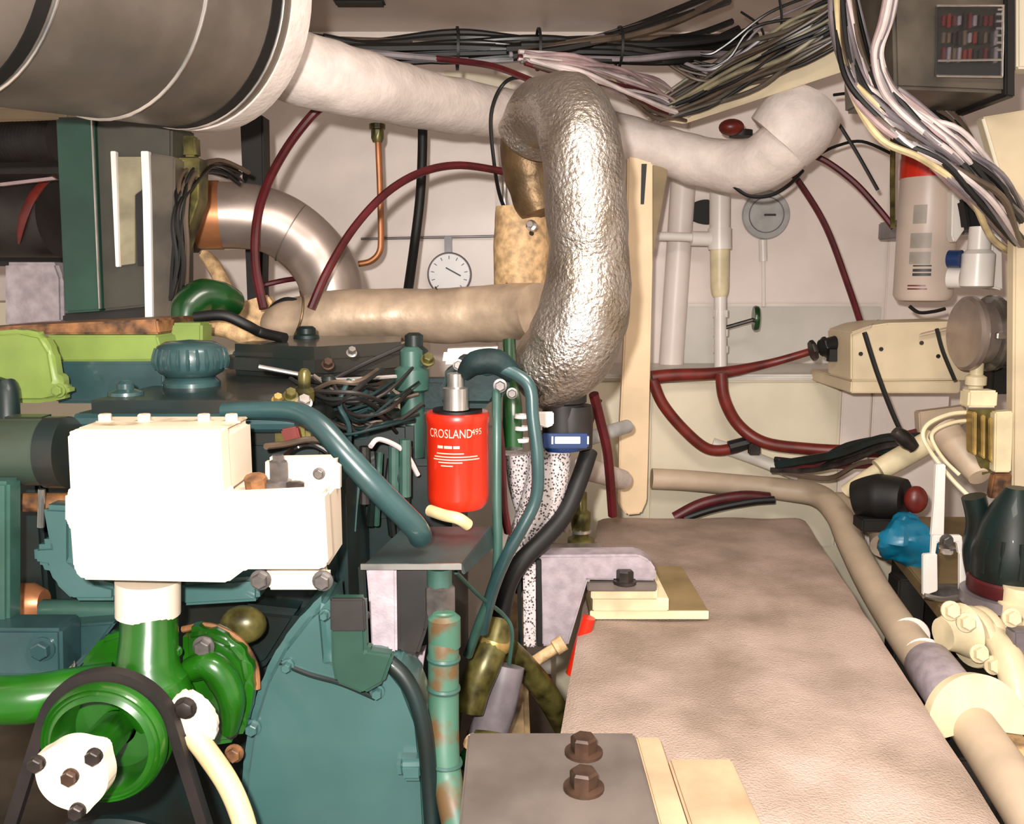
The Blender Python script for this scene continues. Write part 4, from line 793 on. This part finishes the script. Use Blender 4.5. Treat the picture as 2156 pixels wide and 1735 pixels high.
# ================================================================== RED HOSES AND LINES, RIGHT
cable('red_hose', [(1372, 795, 2.36), (1420, 790, 2.36), (1520, 785, 2.36), (1620, 765, 2.36), (1700, 742, 2.33), (1740, 730, 2.30)], [W(15, 2.36), W(14, 2.36), W(13, 2.36), W(9, 2.36), W(8, 2.33), W(8, 2.3)], 'redhose', 'red hose lying along the ledge towards the black coupling', 'hose', n=14)
cable('red_hose', [(1374, 800, 2.34), (1395, 850, 2.34), (1440, 905, 2.34), (1490, 945, 2.34), (1540, 945, 2.34), (1580, 930, 2.35)], W(12, 2.35), 'redhose', 'red hose sagging from the post under the ledge', 'hose', n=14)
cable('red_hose', [(1518, 785, 2.32), (1525, 840, 2.32), (1555, 895, 2.32), (1610, 932, 2.30), (1700, 945, 2.28), (1790, 950, 2.25), (1880, 950, 2.2)], W(13, 2.3), 'redhose', 'red hose curving down from the white wall pipe to the right', 'hose', n=14)
cable('red_hose', [(1420, 1090, 2.30), (1480, 1060, 2.30), (1560, 1045, 2.30), (1620, 1048, 2.3)], W(12, 2.3), 'redcable', 'maroon hose lying low at the far edge of the carpet', 'hose', n=12)
cable('red_cable', [(1640, 330, 2.4), (1690, 395, 2.4), (1740, 480, 2.38), (1785, 600, 2.34), (1815, 690, 2.28)], W(6.5, 2.35), 'redcable', 'dark red line sloping from the lagged elbow down to the tan shelf', 'cable', n=8)
cable('red_cable', [(1690, 320, 2.35), (1740, 340, 2.33), (1800, 385, 2.3), (1850, 440, 2.27), (1882, 480, 2.25)], W(6.5, 2.3), 'redcable', 'dark red line running from the lagged elbow to the white canister', 'cable', n=8)
cable('black_line', [(1820, 700, 2.0), (1845, 780, 2.0), (1875, 860, 2.0), (1900, 915, 2.0), (1920, 950, 2.0)], W(5, 2.0), 'black', 'taut black line running down in front of the tan shelf', 'line', n=8)
cable('black_wire', [(1758, 248, 2.3), (1800, 315, 2.3), (1848, 400, 2.3)], W(3.5, 2.3), 'black', 'straight thin black wire right of the lagged elbow', 'wire', n=6)
cable('black_wire', [(1715, 330, 2.35), (1760, 308, 2.35), (1815, 298, 2.35), (1880, 325, 2.3)], W(3.5, 2.3), 'black', 'arched thin black wire between lagged elbow and red-topped canister', 'wire', n=6)
cable('black_wire', [(1540, 388, 2.24), (1575, 412, 2.22), (1620, 412, 2.22), (1660, 390, 2.24), (1690, 360, 2.3)], W(4, 2.2), 'black', 'black wire loop hanging under the bend of the lagged pipe', 'wire', n=6)
cable('black_wire', [(1755, 200, 2.3), (1800, 198, 2.25), (1850, 225, 2.1), (1890, 260, 1.95)], W(3.5, 2.1), 'black', 'thin black wire from the lagged elbow up into the cable bundle', 'wire', n=6)

cable('black_line', [(1972, 692, 2.0), (1985, 740, 2.0), (2010, 800, 2.0)], W(4, 2.0), 'black', 'short black line across the right end of the tan shelf', 'line', n=8)
cable('black_hose', [(1440, 1092, 2.29), (1500, 1072, 2.29), (1580, 1056, 2.29), (1630, 1052, 2.29)], W(8, 2.29), 'black', 'black hose lying just under the maroon hose at the carpet edge', 'hose', n=10)
cable('grey_conduit', [(1500, 935, 2.40), (1580, 962, 2.38), (1680, 1000, 2.36)], W(14, 2.38), 'panelgrey', 'pale grey conduit slanting down behind the tan pipe', 'conduit', n=14)
kk = thing('hose_clip', 'black clip at the end of the sagging red hose', 'clip', P(1570, 945, 2.33))
MB().tube(Pl([(1535, 942, 2.33), (1590, 928, 2.33)]), W(14, 2.33), 10).build('sleeve', 'black', kk)
MB().box(P(1588, 945, 2.31), (0.03, 0.02, 0.03), bev=0.003).build('lug', 'boltdark', kk)
# rail pipe along the platform
rp = thing('tan_rail_pipe', 'long tan pipe bending round and running along the right of the carpet', 'pipe', P(2100, 1640, 1.15))
MB().tube(Pl([(1372, 1008, 2.36), (1450, 1012, 2.36), (1560, 1022, 2.36), (1660, 1032, 2.34), (1725, 1045, 2.30), (1765, 1085, 2.2), (1792, 1145, 2.05), (1838, 1235, 1.85), (1906, 1340, 1.62), (1985, 1445, 1.42), (2040, 1520, 1.30), (2156, 1690, 1.06), (2260, 1850, 0.92)]),
          [0.028, 0.028, 0.029, 0.030, 0.031, 0.032, 0.032, 0.032, 0.033, 0.034, 0.034, 0.034, 0.034], 24, 8).build('pipe', 'tan', rp)
d = (P(2040, 1520, 1.30) - P(1985, 1445, 1.42)).normalized()
MB().lathe(P(1955, 1398, 1.50), d, [(0.040, 0), (0.042, 0.004), (0.042, 0.13), (0.038, 0.14)], 28).build('coupling', 'lavender', rp, label='lilac-grey plastic coupling')
for (px, py, Y) in ((1945, 1385, 1.53), (1915, 1340, 1.62)):
    MB().lathe(P(px, py, Y), d, [(0.036, -0.002), (0.0375, 0), (0.036, 0.002)], 28).build('joint_ring', 'plastic', rp)
fc = P(2046, 1530, 1.285)
MB().ring(fc, V(0.12, -1, 0.30), 0.030, 0.080, 0.018, 40, math.radians(-100), math.radians(100)).build('split_flange', 'cream', rp, label='cream half-round split flange')
MB().tube(Pl([(1740, 1060, 2.36), (1800, 1065, 2.3), (1850, 1110, 2.15), (1860, 1150, 2.05)]), 0.03, 16).build('branch_bend', 'tan', rp)
MB().box((P(2045, 1530, 1.29).x, 1.30, 0.27), (0.06, 0.06, 0.54), bev=0.004).build('support', 'dark', rp)
MB().box((P(1960, 1400, 1.75).x + .03, 1.95, 0.30), (0.06, 0.06, 0.60), bev=0.004).build('support', 'dark', rp)
cable('orange_pipe', [(2110, 1560, 1.35), (2180, 1640, 1.25), (2260, 1740, 1.15)], 0.03, 'tanlag', 'orange-brown pipe at the right edge below the cream flange', 'pipe', n=16)

# ------------------------------------------------------------------ tan shelf, canister, strainer
sh = thing('tan_shelf_box', 'tan folded metal shelf box with drilled holes at right', 'shelf', P(1920, 800, 2.1))
MB().pp([(1792, 700), (1830, 686), (1870, 680), (2035, 676), (2060, 800), (1792, 802)], 2.12, 0.16, 0.004).build('casing', 'beam', sh)
MB().prism([P(1792, 702, 2.11), P(1835, 684, 2.11), P(1850, 672, 2.28), P(1800, 690, 2.28)], (0, 0, -0.004)).build('top_flap', 'tan', sh)
MB().prism([P(1935, 705, 2.10), P(2010, 688, 2.10), P(2008, 672, 2.2), P(1960, 686, 2.2)], (0, 0, -0.004)).build('top_flap', 'tan', sh)
for px, py in ((1812, 745), (1855, 735), (1940, 722), (1975, 750)):
    MB().lathe(P(px, py, 2.119), (0, -1, 0), [(0.005, 0), (0.005, 0.002)], 10).build('screw', 'boltdark', sh)
MB().box((P(1920, 800, 2.1).x, 2.28, hz(800, 2.1) - 0.02), (0.26, 0.30, 0.03), bev=0.003).build('bearer', 'beam', sh)
bc = thing('black_coupling', 'black ribbed pipe coupling at the end of the red hose on the ledge', 'coupling', P(1760, 740, 2.2))
MB().tube(Pl([(1730, 733, 2.26), (1795, 716, 2.2)]), 0.022, 14).build('body', 'black', bc)
for px, py in ((1712, 738), (1738, 731), (1770, 722)): MB().lathe(P(px, py, 2.25), V(1, 0, 0.25), [(0.026, -0.005), (0.027, 0), (0.026, 0.005)], 8).build('nut', 'boltdark', bc)
MB().box(P(1752, 748, 2.22), (0.02, 0.02, 0.03)).build('lug', 'black', bc)
cn = thing('white_canister', 'pinkish-white canister with a red band on top, on the right wall', 'canister', P(1942, 640, 2.25))
RN = W(58, 2.25); n0 = P(1942, 632, 2.25); HN = hz(376, 2.25) - n0.z
MB().lathe(n0, Z_, [(RN * .6, -0.004), (RN * .9, 0), (RN, 0.012), (RN, HN)], 40).build('body', 'filterbody', cn)
MB().lathe(n0 + Z_ * HN, Z_, [(RN * 1.02, 0), (RN * 1.02, 0.045), (RN * 1.0, 0.05), (RN, 0.09), (RN * .8, 0.10)], 40).build('red_top', 'red', cn)
zn = lambda py: hz(py, 2.25 - RN)
for (a0, a1, y0, y1) in ((-.9, -.45, 430, 470), (-.95, -.25, 490, 522), (-.95, -.25, 530, 556)): wrap_bar(a0, a1, zn(y1), zn(y0), RN + .0008, cn, 'filterprint', n0)
for (y0, y1) in ((558, 561), (566, 572), (575, 581)): wrap_bar(-.8, -.2, zn(y1), zn(y0), RN + .001, cn, 'inkdark', n0)
for (y0, y1, a1) in ((600, 603, -.35), (607, 610, -.3)): wrap_bar(-.95, a1, zn(y1), zn(y0), RN + .001, cn, 'redhose', n0)
MB().tube(Pl([(1880, 290, 2.25), (1879, 400, 2.25), (1880, 480, 2.24)]), 0.006, 8).build('sight_tube', 'olive', cn)
MB().box(P(1945, 480, 2.45), (0.10, 0.36, 0.05), bev=0.004).build('wall_bracket', 'cablegrey', cn)
cable('black_wire', [(1915, 645, 2.2), (1935, 658, 2.2), (1965, 656, 2.2), (1990, 650, 2.2)], W(4, 2.2), 'black', 'short black wire under the white canister', 'wire', n=6)
pv = thing('plastic_valve', 'white plastic valve with black handle right of the canister', 'valve', P(2055, 610, 2.05))
p0 = P(2055, 606, 2.05)
MB().lathe(p0, Z_, [(W(24, 2.05), 0), (W(32, 2.05), 0.004), (W(32, 2.05), 0.075), (W(22, 2.05), 0.085), (W(21, 2.05), 0.135)], 24).build('body', 'plastic', pv)
MB().pp([(2030, 420), (2062, 410), (2085, 440), (2080, 482), (2040, 482), (2036, 450)], 2.05, 0.04, 0.006).build('handle', 'black', pv)
MB().pp([(2088, 490), (2110, 496), (2112, 612), (2088, 606)], 2.08, 0.06, 0.004).build('mounting_block', 'plastic', pv)
MB().pp([(2006, 400), (2030, 395), (2034, 480), (2012, 512), (2004, 500)], 2.12, 0.03, 0.004).build('side_arm', 'plastic', pv)
MB().tube(Pl([(1998, 545, 2.08), (2024, 545, 2.06)]), 0.020, 14).build('blue_ring', 'blue', pv)
MB().tube(Pl([(1998, 585, 2.10), (2026, 585, 2.08)]), 0.024, 14).build('side_port', 'plastic', pv)
sr = thing('strainer_bowl', 'steel flanged strainer with a smoky bowl below the plastic valve', 'strainer', P(2075, 790, 2.0))
s1 = P(2028, 702, 2.0); ax = V(1, 0.03, 0).normalized()
MB().lathe(s1, ax, [(0.075, 0), (0.082, 0.006), (0.082, 0.016), (0.070, 0.02), (0.066, 0.05)], 36).build('front_flange', 'steelpipe', sr)
MB().lathe(s1 + ax * 0.05, ax, [(0.080, 0), (0.084, 0.005), (0.084, 0.016), (0.070, 0.02), (0.074, 0.06), (0.074, 0.14)], 36).build('body', 'smoke', sr)
MB().box(s1 + ax * 0.03 + V(0.01, -0.09, 0), (0.03, 0.012, 0.014), bev=0.002).build('clip', 'steelbright', sr)
MB().lathe(P(2052, 840, 2.0), Z_, [(0.016, 0), (0.016, 0.03), (0.022, 0.032), (0.022, 0.05), (0.014, 0.055), (0.014, 0.09)], 14).build('drain', 'cream', sr)
MB().box(P(2120, 800, 2.08), (0.10, 0.06, 0.06), bev=0.004).build('bracket', 'dark', sr)
# right-hand partition
pt = MB().pp([(2068, 246), (2200, 224), (2500, 224), (2500, 1850), (2185, 1850), (2160, 1115), (2132, 1068), (2136, 480)], 1.86, 0.03, 0.004).build('wall_partition', 'beam', kind='structure')
MB().tube([P(2137, 480, 1.855), P(2070, 250, 1.855)], 0.004, 8).build('edge_bead', 'panelcream', pt)

# brass / cream radiator block and pipes
rb = thing('ribbed_casing', 'cream ribbed casing block at the right edge', 'casing', P(2090, 1000, 1.82))
for k, px in enumerate((2048, 2066, 2082)):
    MB().pp([(px, 868 + 6 * k), (px + 10, 868 + 6 * k), (px + 9, 960 + 8 * k), (px + 1, 955 + 6 * k)], 1.83, 0.03, 0.002).build('rib', 'brass', rb)
MB().pp([(2040, 862), (2095, 862), (2098, 990), (2070, 1000), (2044, 930)], 1.85, 0.004).build('backing', 'olive', rb)
MB().pp([(2096, 868), (2135, 866), (2130, 995), (2094, 995)], 1.83, 0.03, 0.003).build('cream_block', 'cream', rb)
MB().pp([(2094, 998), (2132, 998), (2128, 1050), (2085, 1050)], 1.84, 0.02, 0.003).build('brown_block', 'gasket', rb)
MB().box(P(2060, 838, 1.85), (0.06, 0.04, 0.035), bev=0.004).build('top_nut', 'cream', rb)
cable('tan_funnel', [(1985, 905, 1.95), (2010, 935, 1.92), (2050, 985, 1.88), (2062, 1005, 1.86)], [0.035, 0.033, 0.028, 0.022], 'tan', 'tan tapering pipe slanting behind the white wire loops', 'pipe', n=18)
MB().pp([(1935, 868), (2035, 855), (2038, 890), (1960, 940), (1938, 930)], 2.12, 0.03, 0.003).build('tan_backboard', 'tan', None, 'small brown board behind the white wire loops', 'board')
cable('white_wire', [(2045, 868, 1.86), (2000, 872, 1.86), (1955, 892, 1.86), (1943, 920, 1.85), (1965, 960, 1.84), (2005, 1010, 1.82), (2040, 1045, 1.80)], 0.0045, 'cream', 'outer white wire loop beside the ribbed casing', 'wire', n=8)
cable('white_wire', [(2040, 885, 1.86), (2005, 890, 1.86), (1970, 905, 1.86), (1962, 925, 1.85), (1985, 965, 1.84), (2020, 1000, 1.82)], 0.004, 'cream', 'inner white wire loop beside the ribbed casing', 'wire', n=8)
sb = thing('white_strut', 'white metal strut ending in a U-shaped clevis at right', 'strut', P(1995, 1265, 1.70))
MB().pp([(1972, 978), (1992, 978), (1988, 1130), (1962, 1130), (1968, 1060)], 1.72, 0.012, 0.002).build('bar', 'plastic', sb)
MB().pp([(1945, 1168), (1974, 1166), (1975, 1245), (1945, 1255)], 1.69, 0.012, 0.002).build('clevis_leg', 'plastic', sb)
MB().pp([(2022, 1166), (2052, 1168), (2050, 1255), (2022, 1245)], 1.69, 0.012, 0.002).build('clevis_leg', 'plastic', sb)
MB().pp([(1964, 1128), (2026, 1128), (2030, 1168), (2020, 1168), (2016, 1142), (1974, 1142), (1970, 1168), (1962, 1168)], 1.695, 0.012, 0.002).build('yoke', 'plastic', sb)
MB().tube(Pl([(1945, 1254, 1.69), (1990, 1262, 1.69), (2050, 1252, 1.69)]), 0.006, 10).build('cross_pin', 'steelbright', sb)
MB().pp([(1950, 1238), (2046, 1238), (2046, 1258), (1950, 1262)], 1.71, 0.03, 0.004).build('clevis_base', 'bolt', sb)
bolt(sb, 1994, 1152, 1.69, 13, 'steelbright', (0, 0, -1)); bolt(sb, 1992, 1138, 1.69, 11, 'bolt')
# dark pump, red cap, blue bag, green motor
dp = thing('dark_pump', 'black pump with a red cap beyond the tan rail pipe', 'pump', P(1860, 1100, 2.0))
MB().tube(Pl([(1800, 1050, 2.05), (1850, 1045, 2.02), (1905, 1050, 1.98)]), [0.040, 0.052, 0.045], 20, 6).build('body', 'black', dp)
MB().sphere(P(1928, 1052, 1.96), 0.026, (1, .8, 1.2)).build('red_cap', 'redhose', dp)
MB().box(P(1860, 1100, 2.02), (0.12, 0.06, 0.03), bev=0.004).build('foot', 'dark', dp)
bg = MB(); bg.sphere(P(1905, 1145, 1.93), 0.060, (0.95, .6, .95), 32, 20).noise(0.034, 16, 5); bg.noise(0.010, 50, 2)
bg.build('blue_bag', 'bluebag', None, 'crumpled bright blue plastic bag beside the white strut', 'bag')
gm = thing('green_motor', 'glossy dark green motor with a maroon base at the right edge', 'motor', P(2125, 1240, 1.62))
m0 = P(2128, 1215, 1.62)
MB().lathe(m0, Z_, [(0.068, 0), (0.070, 0.01), (0.070, 0.05), (0.064, 0.075), (0.058, 0.10), (0.045, 0.13), (0.03, 0.155), (0.02, 0.17)], 30).build('body', 'tealdark', gm)
MB().lathe(m0 - Z_ * 0.028, Z_, [(0.072, 0), (0.074, 0.004), (0.074, 0.024), (0.07, 0.028)], 30).build('base_band', 'redcable', gm)
MB().lathe(m0 - Z_ * 0.05, Z_, [(0.085, 0), (0.085, 0.02)], 30).build('foot_ring', 'cablegrey', gm)
for a in range(6):
    an = math.radians(200 + 26 * a); dd = V(math.cos(an), math.sin(an), 0)
    MB().tube([m0 + dd * 0.069 + Z_ * 0.015, m0 + dd * 0.064 + Z_ * 0.08], 0.004, 6).build('fin', 'tealdark', gm)
cable('green_hose', [(2050, 1045, 1.68), (2060, 1100, 1.68), (2052, 1160, 1.68), (2060, 1210, 1.66)], 0.022, 'tealdark', 'dark green hose curving down beside the white strut', 'hose', n=14)
# hoses and cream pipes crossing behind
cable('cream_pipe', [(1965, 925, 2.05), (1900, 962, 2.05), (1850, 990, 2.05)], 0.026, 'cream', 'thick cream pipe union slanting down behind the carpet', 'pipe', n=18)
cable('cream_pipe', [(1855, 985, 2.06), (1815, 1010, 2.08), (1780, 1035, 2.1)], 0.016, 'cream', 'thinner cream pipe continuing from the cream union', 'pipe', n=16)
bundle('dark_hose_tangle', 'tangle of dark hoses behind the far right corner of the carpet', 'hoses', [(1640, 985, 2.25), (1720, 985, 2.2), (1800, 965, 2.15), (1880, 945, 2.1), (1930, 930, 2.08)], 9, [0.02, 0.025, 0.03, 0.03, 0.02], 0.009, ['black', 'tealdark', 'redcable', 'cablebrown', 'boltdark', 'cablegrey'], 9)
MB().lathe(P(1905, 925, 1.98), V(0.6, 0, -0.5), [(0.012, -0.03), (0.018, -0.01), (0.018, 0.01), (0.012, 0.03)], 10).build('line_shackle', 'boltdark', None, 'dark shackle at the lower end of the taut black line', 'shackle')
# cream valve manifold lower right
vm = thing('cream_valve_body', 'cream painted pipe flanges and valve body at the lower right', 'valve', P(2070, 1420, 1.5))
MB().lathe(P(1985, 1335, 1.5), V(1, 0.25, 0.05), [(0.028, 0), (0.034, 0.02), (0.048, 0.045)], 26).build('cone', 'cream', vm)
for k, px in enumerate((2040, 2062)):
    MB().lathe(P(px, 1342, 1.515 + .006 * k), V(1, 0.25, 0.05), [(0.052, 0), (0.054, 0.003), (0.054, 0.013), (0.052, 0.016)], 30).build('flange', 'cream', vm)
MB().lathe(P(2076, 1345, 1.53), V(1, 0.25, -0.05), [(0.035, 0), (0.032, 0.03), (0.036, 0.06), (0.036, 0.10)], 26).build('body', 'cream', vm)
MB().tube(Pl([(2085, 1330, 1.50), (2120, 1380, 1.45), (2140, 1440, 1.42), (2150, 1500, 1.40)]), [0.02, 0.024, 0.026, 0.026], 18, 6).build('down_pipe', 'cream', vm)
for k, (px, py) in enumerate(((2000, 1285), (2032, 1310), (2060, 1375), (2090, 1400), (2128, 1300), (2140, 1410))):
    MB().hexb(P(px, py, 1.45), (0, -1, 0.2), 0.012, 0.016).build('bolt', 'cream', vm)
MB().lathe(P(2145, 1290, 1.56), Z_, [(0.030, -0.09), (0.030, 0), (0.036, 0.002), (0.036, 0.02), (0.030, 0.022), (0.030, 0.05)], 22).build('riser', 'cream', vm)
MB().pp([(2136, 1330), (2200, 1330), (2200, 1388), (2136, 1388)], 1.44, 0.03, 0.003).build('nameplate', 'cablegrey', vm)
MB().box((0.82, 1.55, 0.28), (0.10, 0.10, 0.56), bev=0.006).build('pedestal', 'dark', vm)
st2 = thing('side_shelf', 'dirty tan side shelf under the motor and valves at right', 'shelf', (1.0, 1.9, 0.0))
zsd = 0.63
MB().prism([V(0.95, 2.35, zsd), V(0.815, 1.60, zsd), V(1.3, 1.60, zsd), V(1.3, 2.35, zsd)], (0, 0, -0.03), 0.003).build('top', 'boardbrown', st2)
MB().box((1.13, 2.0, (zsd - 0.03) / 2), (0.3, 0.5, zsd - 0.03)).build('plinth', 'dark', st2)

# ------------------------------------------------------------------ junction box, top right
jb = thing('junction_box', 'dark electrical box with a clear window hanging at top right', 'electrical box', P(2000, 200, 1.75))
MB().pp([(1878, -70), (2132, -70), (2132, 196), (1885, 186)], 1.75, 0.26, 0.006).build('casing', 'taupe', jb)
MB().pp([(2118, -70), (2138, -70), (2138, 205), (2118, 202)], 1.74, 0.24, 0.003).build('side_rail', 'black', jb)
wx = MB().pp([(1972, 10), (2116, 14), (2112, 164), (1970, 160)], 1.744, 0.004, 0.001).build('window_recess', 'dark', jb)
rnd = random.Random(4)
for r_ in range(3):
    for k in range(11):
        px, py = 1986 + k * 11, 32 + r_ * 36
        MB().box(P(px, py + 12, 1.740), (0.006, 0.006, rnd.uniform(0.016, 0.028)), bev=0.001).build('fuse', rnd.choice(['redcable', 'dark', 'cablebrown', 'redhose', 'cablegrey', 'dark', 'black']), wx)
for (a, b2, c_, d_) in ((1972, 12, 2114, 12), (2112, 12, 2110, 162), (1972, 160, 2110, 162), (1975, 128, 2110, 126), (2112, 20, 2100, 20)):
    MB().tube([P(a, b2, 1.733), P(c_, d_, 1.733)], 0.0022, 6).build('frame_edge', 'steelbright', jb)
MB().pp([(1972, 10), (2116, 14), (2112, 164), (1970, 160)], 1.730, 0.002).build('pane', 'glass', jb, label='clear plastic window')
for k in range(6): MB().box(P(2104, 30 + k * 15, 1.735), (0.012, 0.003, 0.004)).build('terminal_mark', 'cablegrey', jb)
MB().box((P(2000, 0, 1.88).x, 1.88, ZC - 0.03), (0.10, 0.1, 0.08)).build('hanger', 'taupe', jb)
MB().pp([(2142, -60), (2300, -60), (2300, 146), (2142, 144)], 1.80, 0.05, 0.004).build('pale_panel', 'panelcream', None, 'bright cream panel at the top right corner beside the dark box', 'panel')

# ================================================================== CABLE BUNDLES
CB = ['blackshiny', 'blackshiny', 'black', 'cablebrown', 'blackshiny', 'cablegrey']
bundle('cable_bundle', 'thick black cable bundle strung along under the ceiling', 'cables', [(660, 92, 2.0), (780, 104, 2.05), (960, 102, 2.1), (1130, 104, 2.12), (1300, 100, 2.15), (1440, 106, 2.2), (1560, 92, 2.25)], 16, [0.02, 0.028, 0.034, 0.030, 0.034, 0.04, 0.05], 0.0085, CB, 21, 0.35)
bundle('cable_bundle', 'black cables branching up to the ceiling near the middle', 'cables', [(1080, 105, 2.1), (1200, 92, 2.12), (1320, 65, 2.16), (1430, 28, 2.2), (1540, -20, 2.25)], 8, [0.015, 0.015, 0.015, 0.016, 0.02], 0.009, CB, 22, 0.4)
bundle('cable_fan', 'fan of pinkish-grey wires drooping behind the top of the foil pipe', 'cables', [(1100, 122, 1.95), (1200, 142, 2.0), (1290, 168, 2.1), (1370, 205, 2.2), (1430, 235, 2.25)], 24, [0.012, 0.022, 0.036, 0.04, 0.022], 0.0040, ['cablepink', 'cablewhite', 'cablegrey', 'cablebrown', 'redcable', 'cablewhite', 'cableyellow', 'cablegrey'], 23, 0.4)
bundle('cable_run', 'grey and brown cables climbing along the diagonal tray to upper right', 'cables', [(1380, 232, 2.24), (1480, 188, 2.2), (1580, 138, 2.13), (1680, 85, 2.06), (1790, 25, 2.0), (1830, -50, 1.95)], 36, [0.022, 0.04, 0.045, 0.045, 0.035, 0.04], 0.0048, ['cablegrey', 'cablebrown', 'black', 'taupe', 'taupe', 'cablewhite', 'cablebrown', 'cablebrown', 'black', 'khaki', 'blackshiny'], 24, 0.3)
bundle('cable_sag', 'loose dark wires sagging between ceiling and diagonal tray', 'cables', [(1420, 120, 2.2), (1500, 150, 2.18), (1560, 118, 2.16), (1640, 60, 2.12), (1740, 10, 2.05), (1800, -30, 2.0)], 12, [0.03, 0.035, 0.04, 0.04, 0.03, 0.03], 0.0036, ['black', 'cablebrown', 'cablegrey', 'blackshiny'], 25, 0.5)
bundle('cable_drop', 'heavy bundle of white and grey cables swooping down at upper right', 'cables', [(1770, -40, 1.85), (1790, 80, 1.82), (1825, 175, 1.78), (1888, 245, 1.74), (1972, 298, 1.72), (2052, 368, 1.74), (2118, 455, 1.86), (2175, 530, 2.02)], 44, [0.024, 0.034, 0.042, 0.048, 0.052, 0.054, 0.050, 0.03], 0.0052, ['cablewhite', 'cablewhite', 'cablegrey', 'cablepink', 'cablewhite', 'cableyellow', 'cablebrown', 'cablegrey', 'black'], 26, 0.22)
bundle('cable_drop', 'second white cable strand hanging beside the dark electrical box', 'cables', [(1880, -40, 1.74), (1865, 40, 1.74), (1845, 110, 1.74), (1862, 180, 1.73), (1900, 228, 1.71), (1960, 275, 1.69), (2030, 340, 1.72), (2130, 470, 1.93)], 11, [0.014, 0.014, 0.012, 0.014, 0.016, 0.018, 0.02, 0.02], 0.0062, ['cablewhite', 'cablewhite', 'cablegrey', 'black', 'cablepink'], 27, 0.25)
bundle('cable_drop', 'dark cables hanging behind the white cable bundle at upper right', 'cables', [(1960, 220, 1.95), (2010, 270, 1.92), (2050, 330, 1.9), (2090, 400, 1.94), (2160, 480, 2.02)], 12, 0.03, 0.0065, ['black', 'cablegrey', 'cablebrown', 'cablegrey'], 28, 0.3)
for k, (px, py, Y) in enumerate(((960, 102, 2.1), (1130, 104, 2.12), (1300, 100, 2.15))):
    MB().ring(P(px, py, Y), V(1, .1, 0), 0.042, 0.046, 0.006, 20).build('cable_tie', 'black', None, ['black tie on the ceiling bundle nearest the silencer drum', 'black tie on the ceiling bundle above the foil pipe', 'black tie on the ceiling bundle right of the foil pipe'][k], 'tie', 'ties on the ceiling bundle')
cable('thin_black_cable', [(1560, 25, 2.2), (1600, 55, 2.18), (1605, 90, 2.18), (1560, 110, 2.2), (1530, 150, 2.2)], 0.003, 'black', 'thin black wire curl near the ceiling at upper right', 'wire', n=6)
cable('thin_black_cable', [(1640, -10, 2.1), (1646, 40, 2.1), (1640, 90, 2.1)], 0.003, 'black', 'thin black wire hanging straight from the ceiling at upper right', 'wire', n=6)
rl = thing('red_lamp', 'small orange-red lamp tucked above the lagged pipe', 'lamp', P(1540, 285, 2.4))
MB().sphere(P(1540, 268, 2.4), 0.030, (1.1, .9, .7)).build('lens', 'redhose', rl)
MB().lathe(P(1560, 280, 2.42), Z_, [(0.03, -0.01), (0.03, 0.006)], 16).build('base', 'black', rl)
cable('red_cable', [(900, 122, 2.08), (960, 128, 2.06), (1040, 140, 2.0), (1120, 170, 1.9)], 0.007, 'redcable', 'dark red cable under the black ceiling bundle left of the foil pipe', 'cable', n=8)
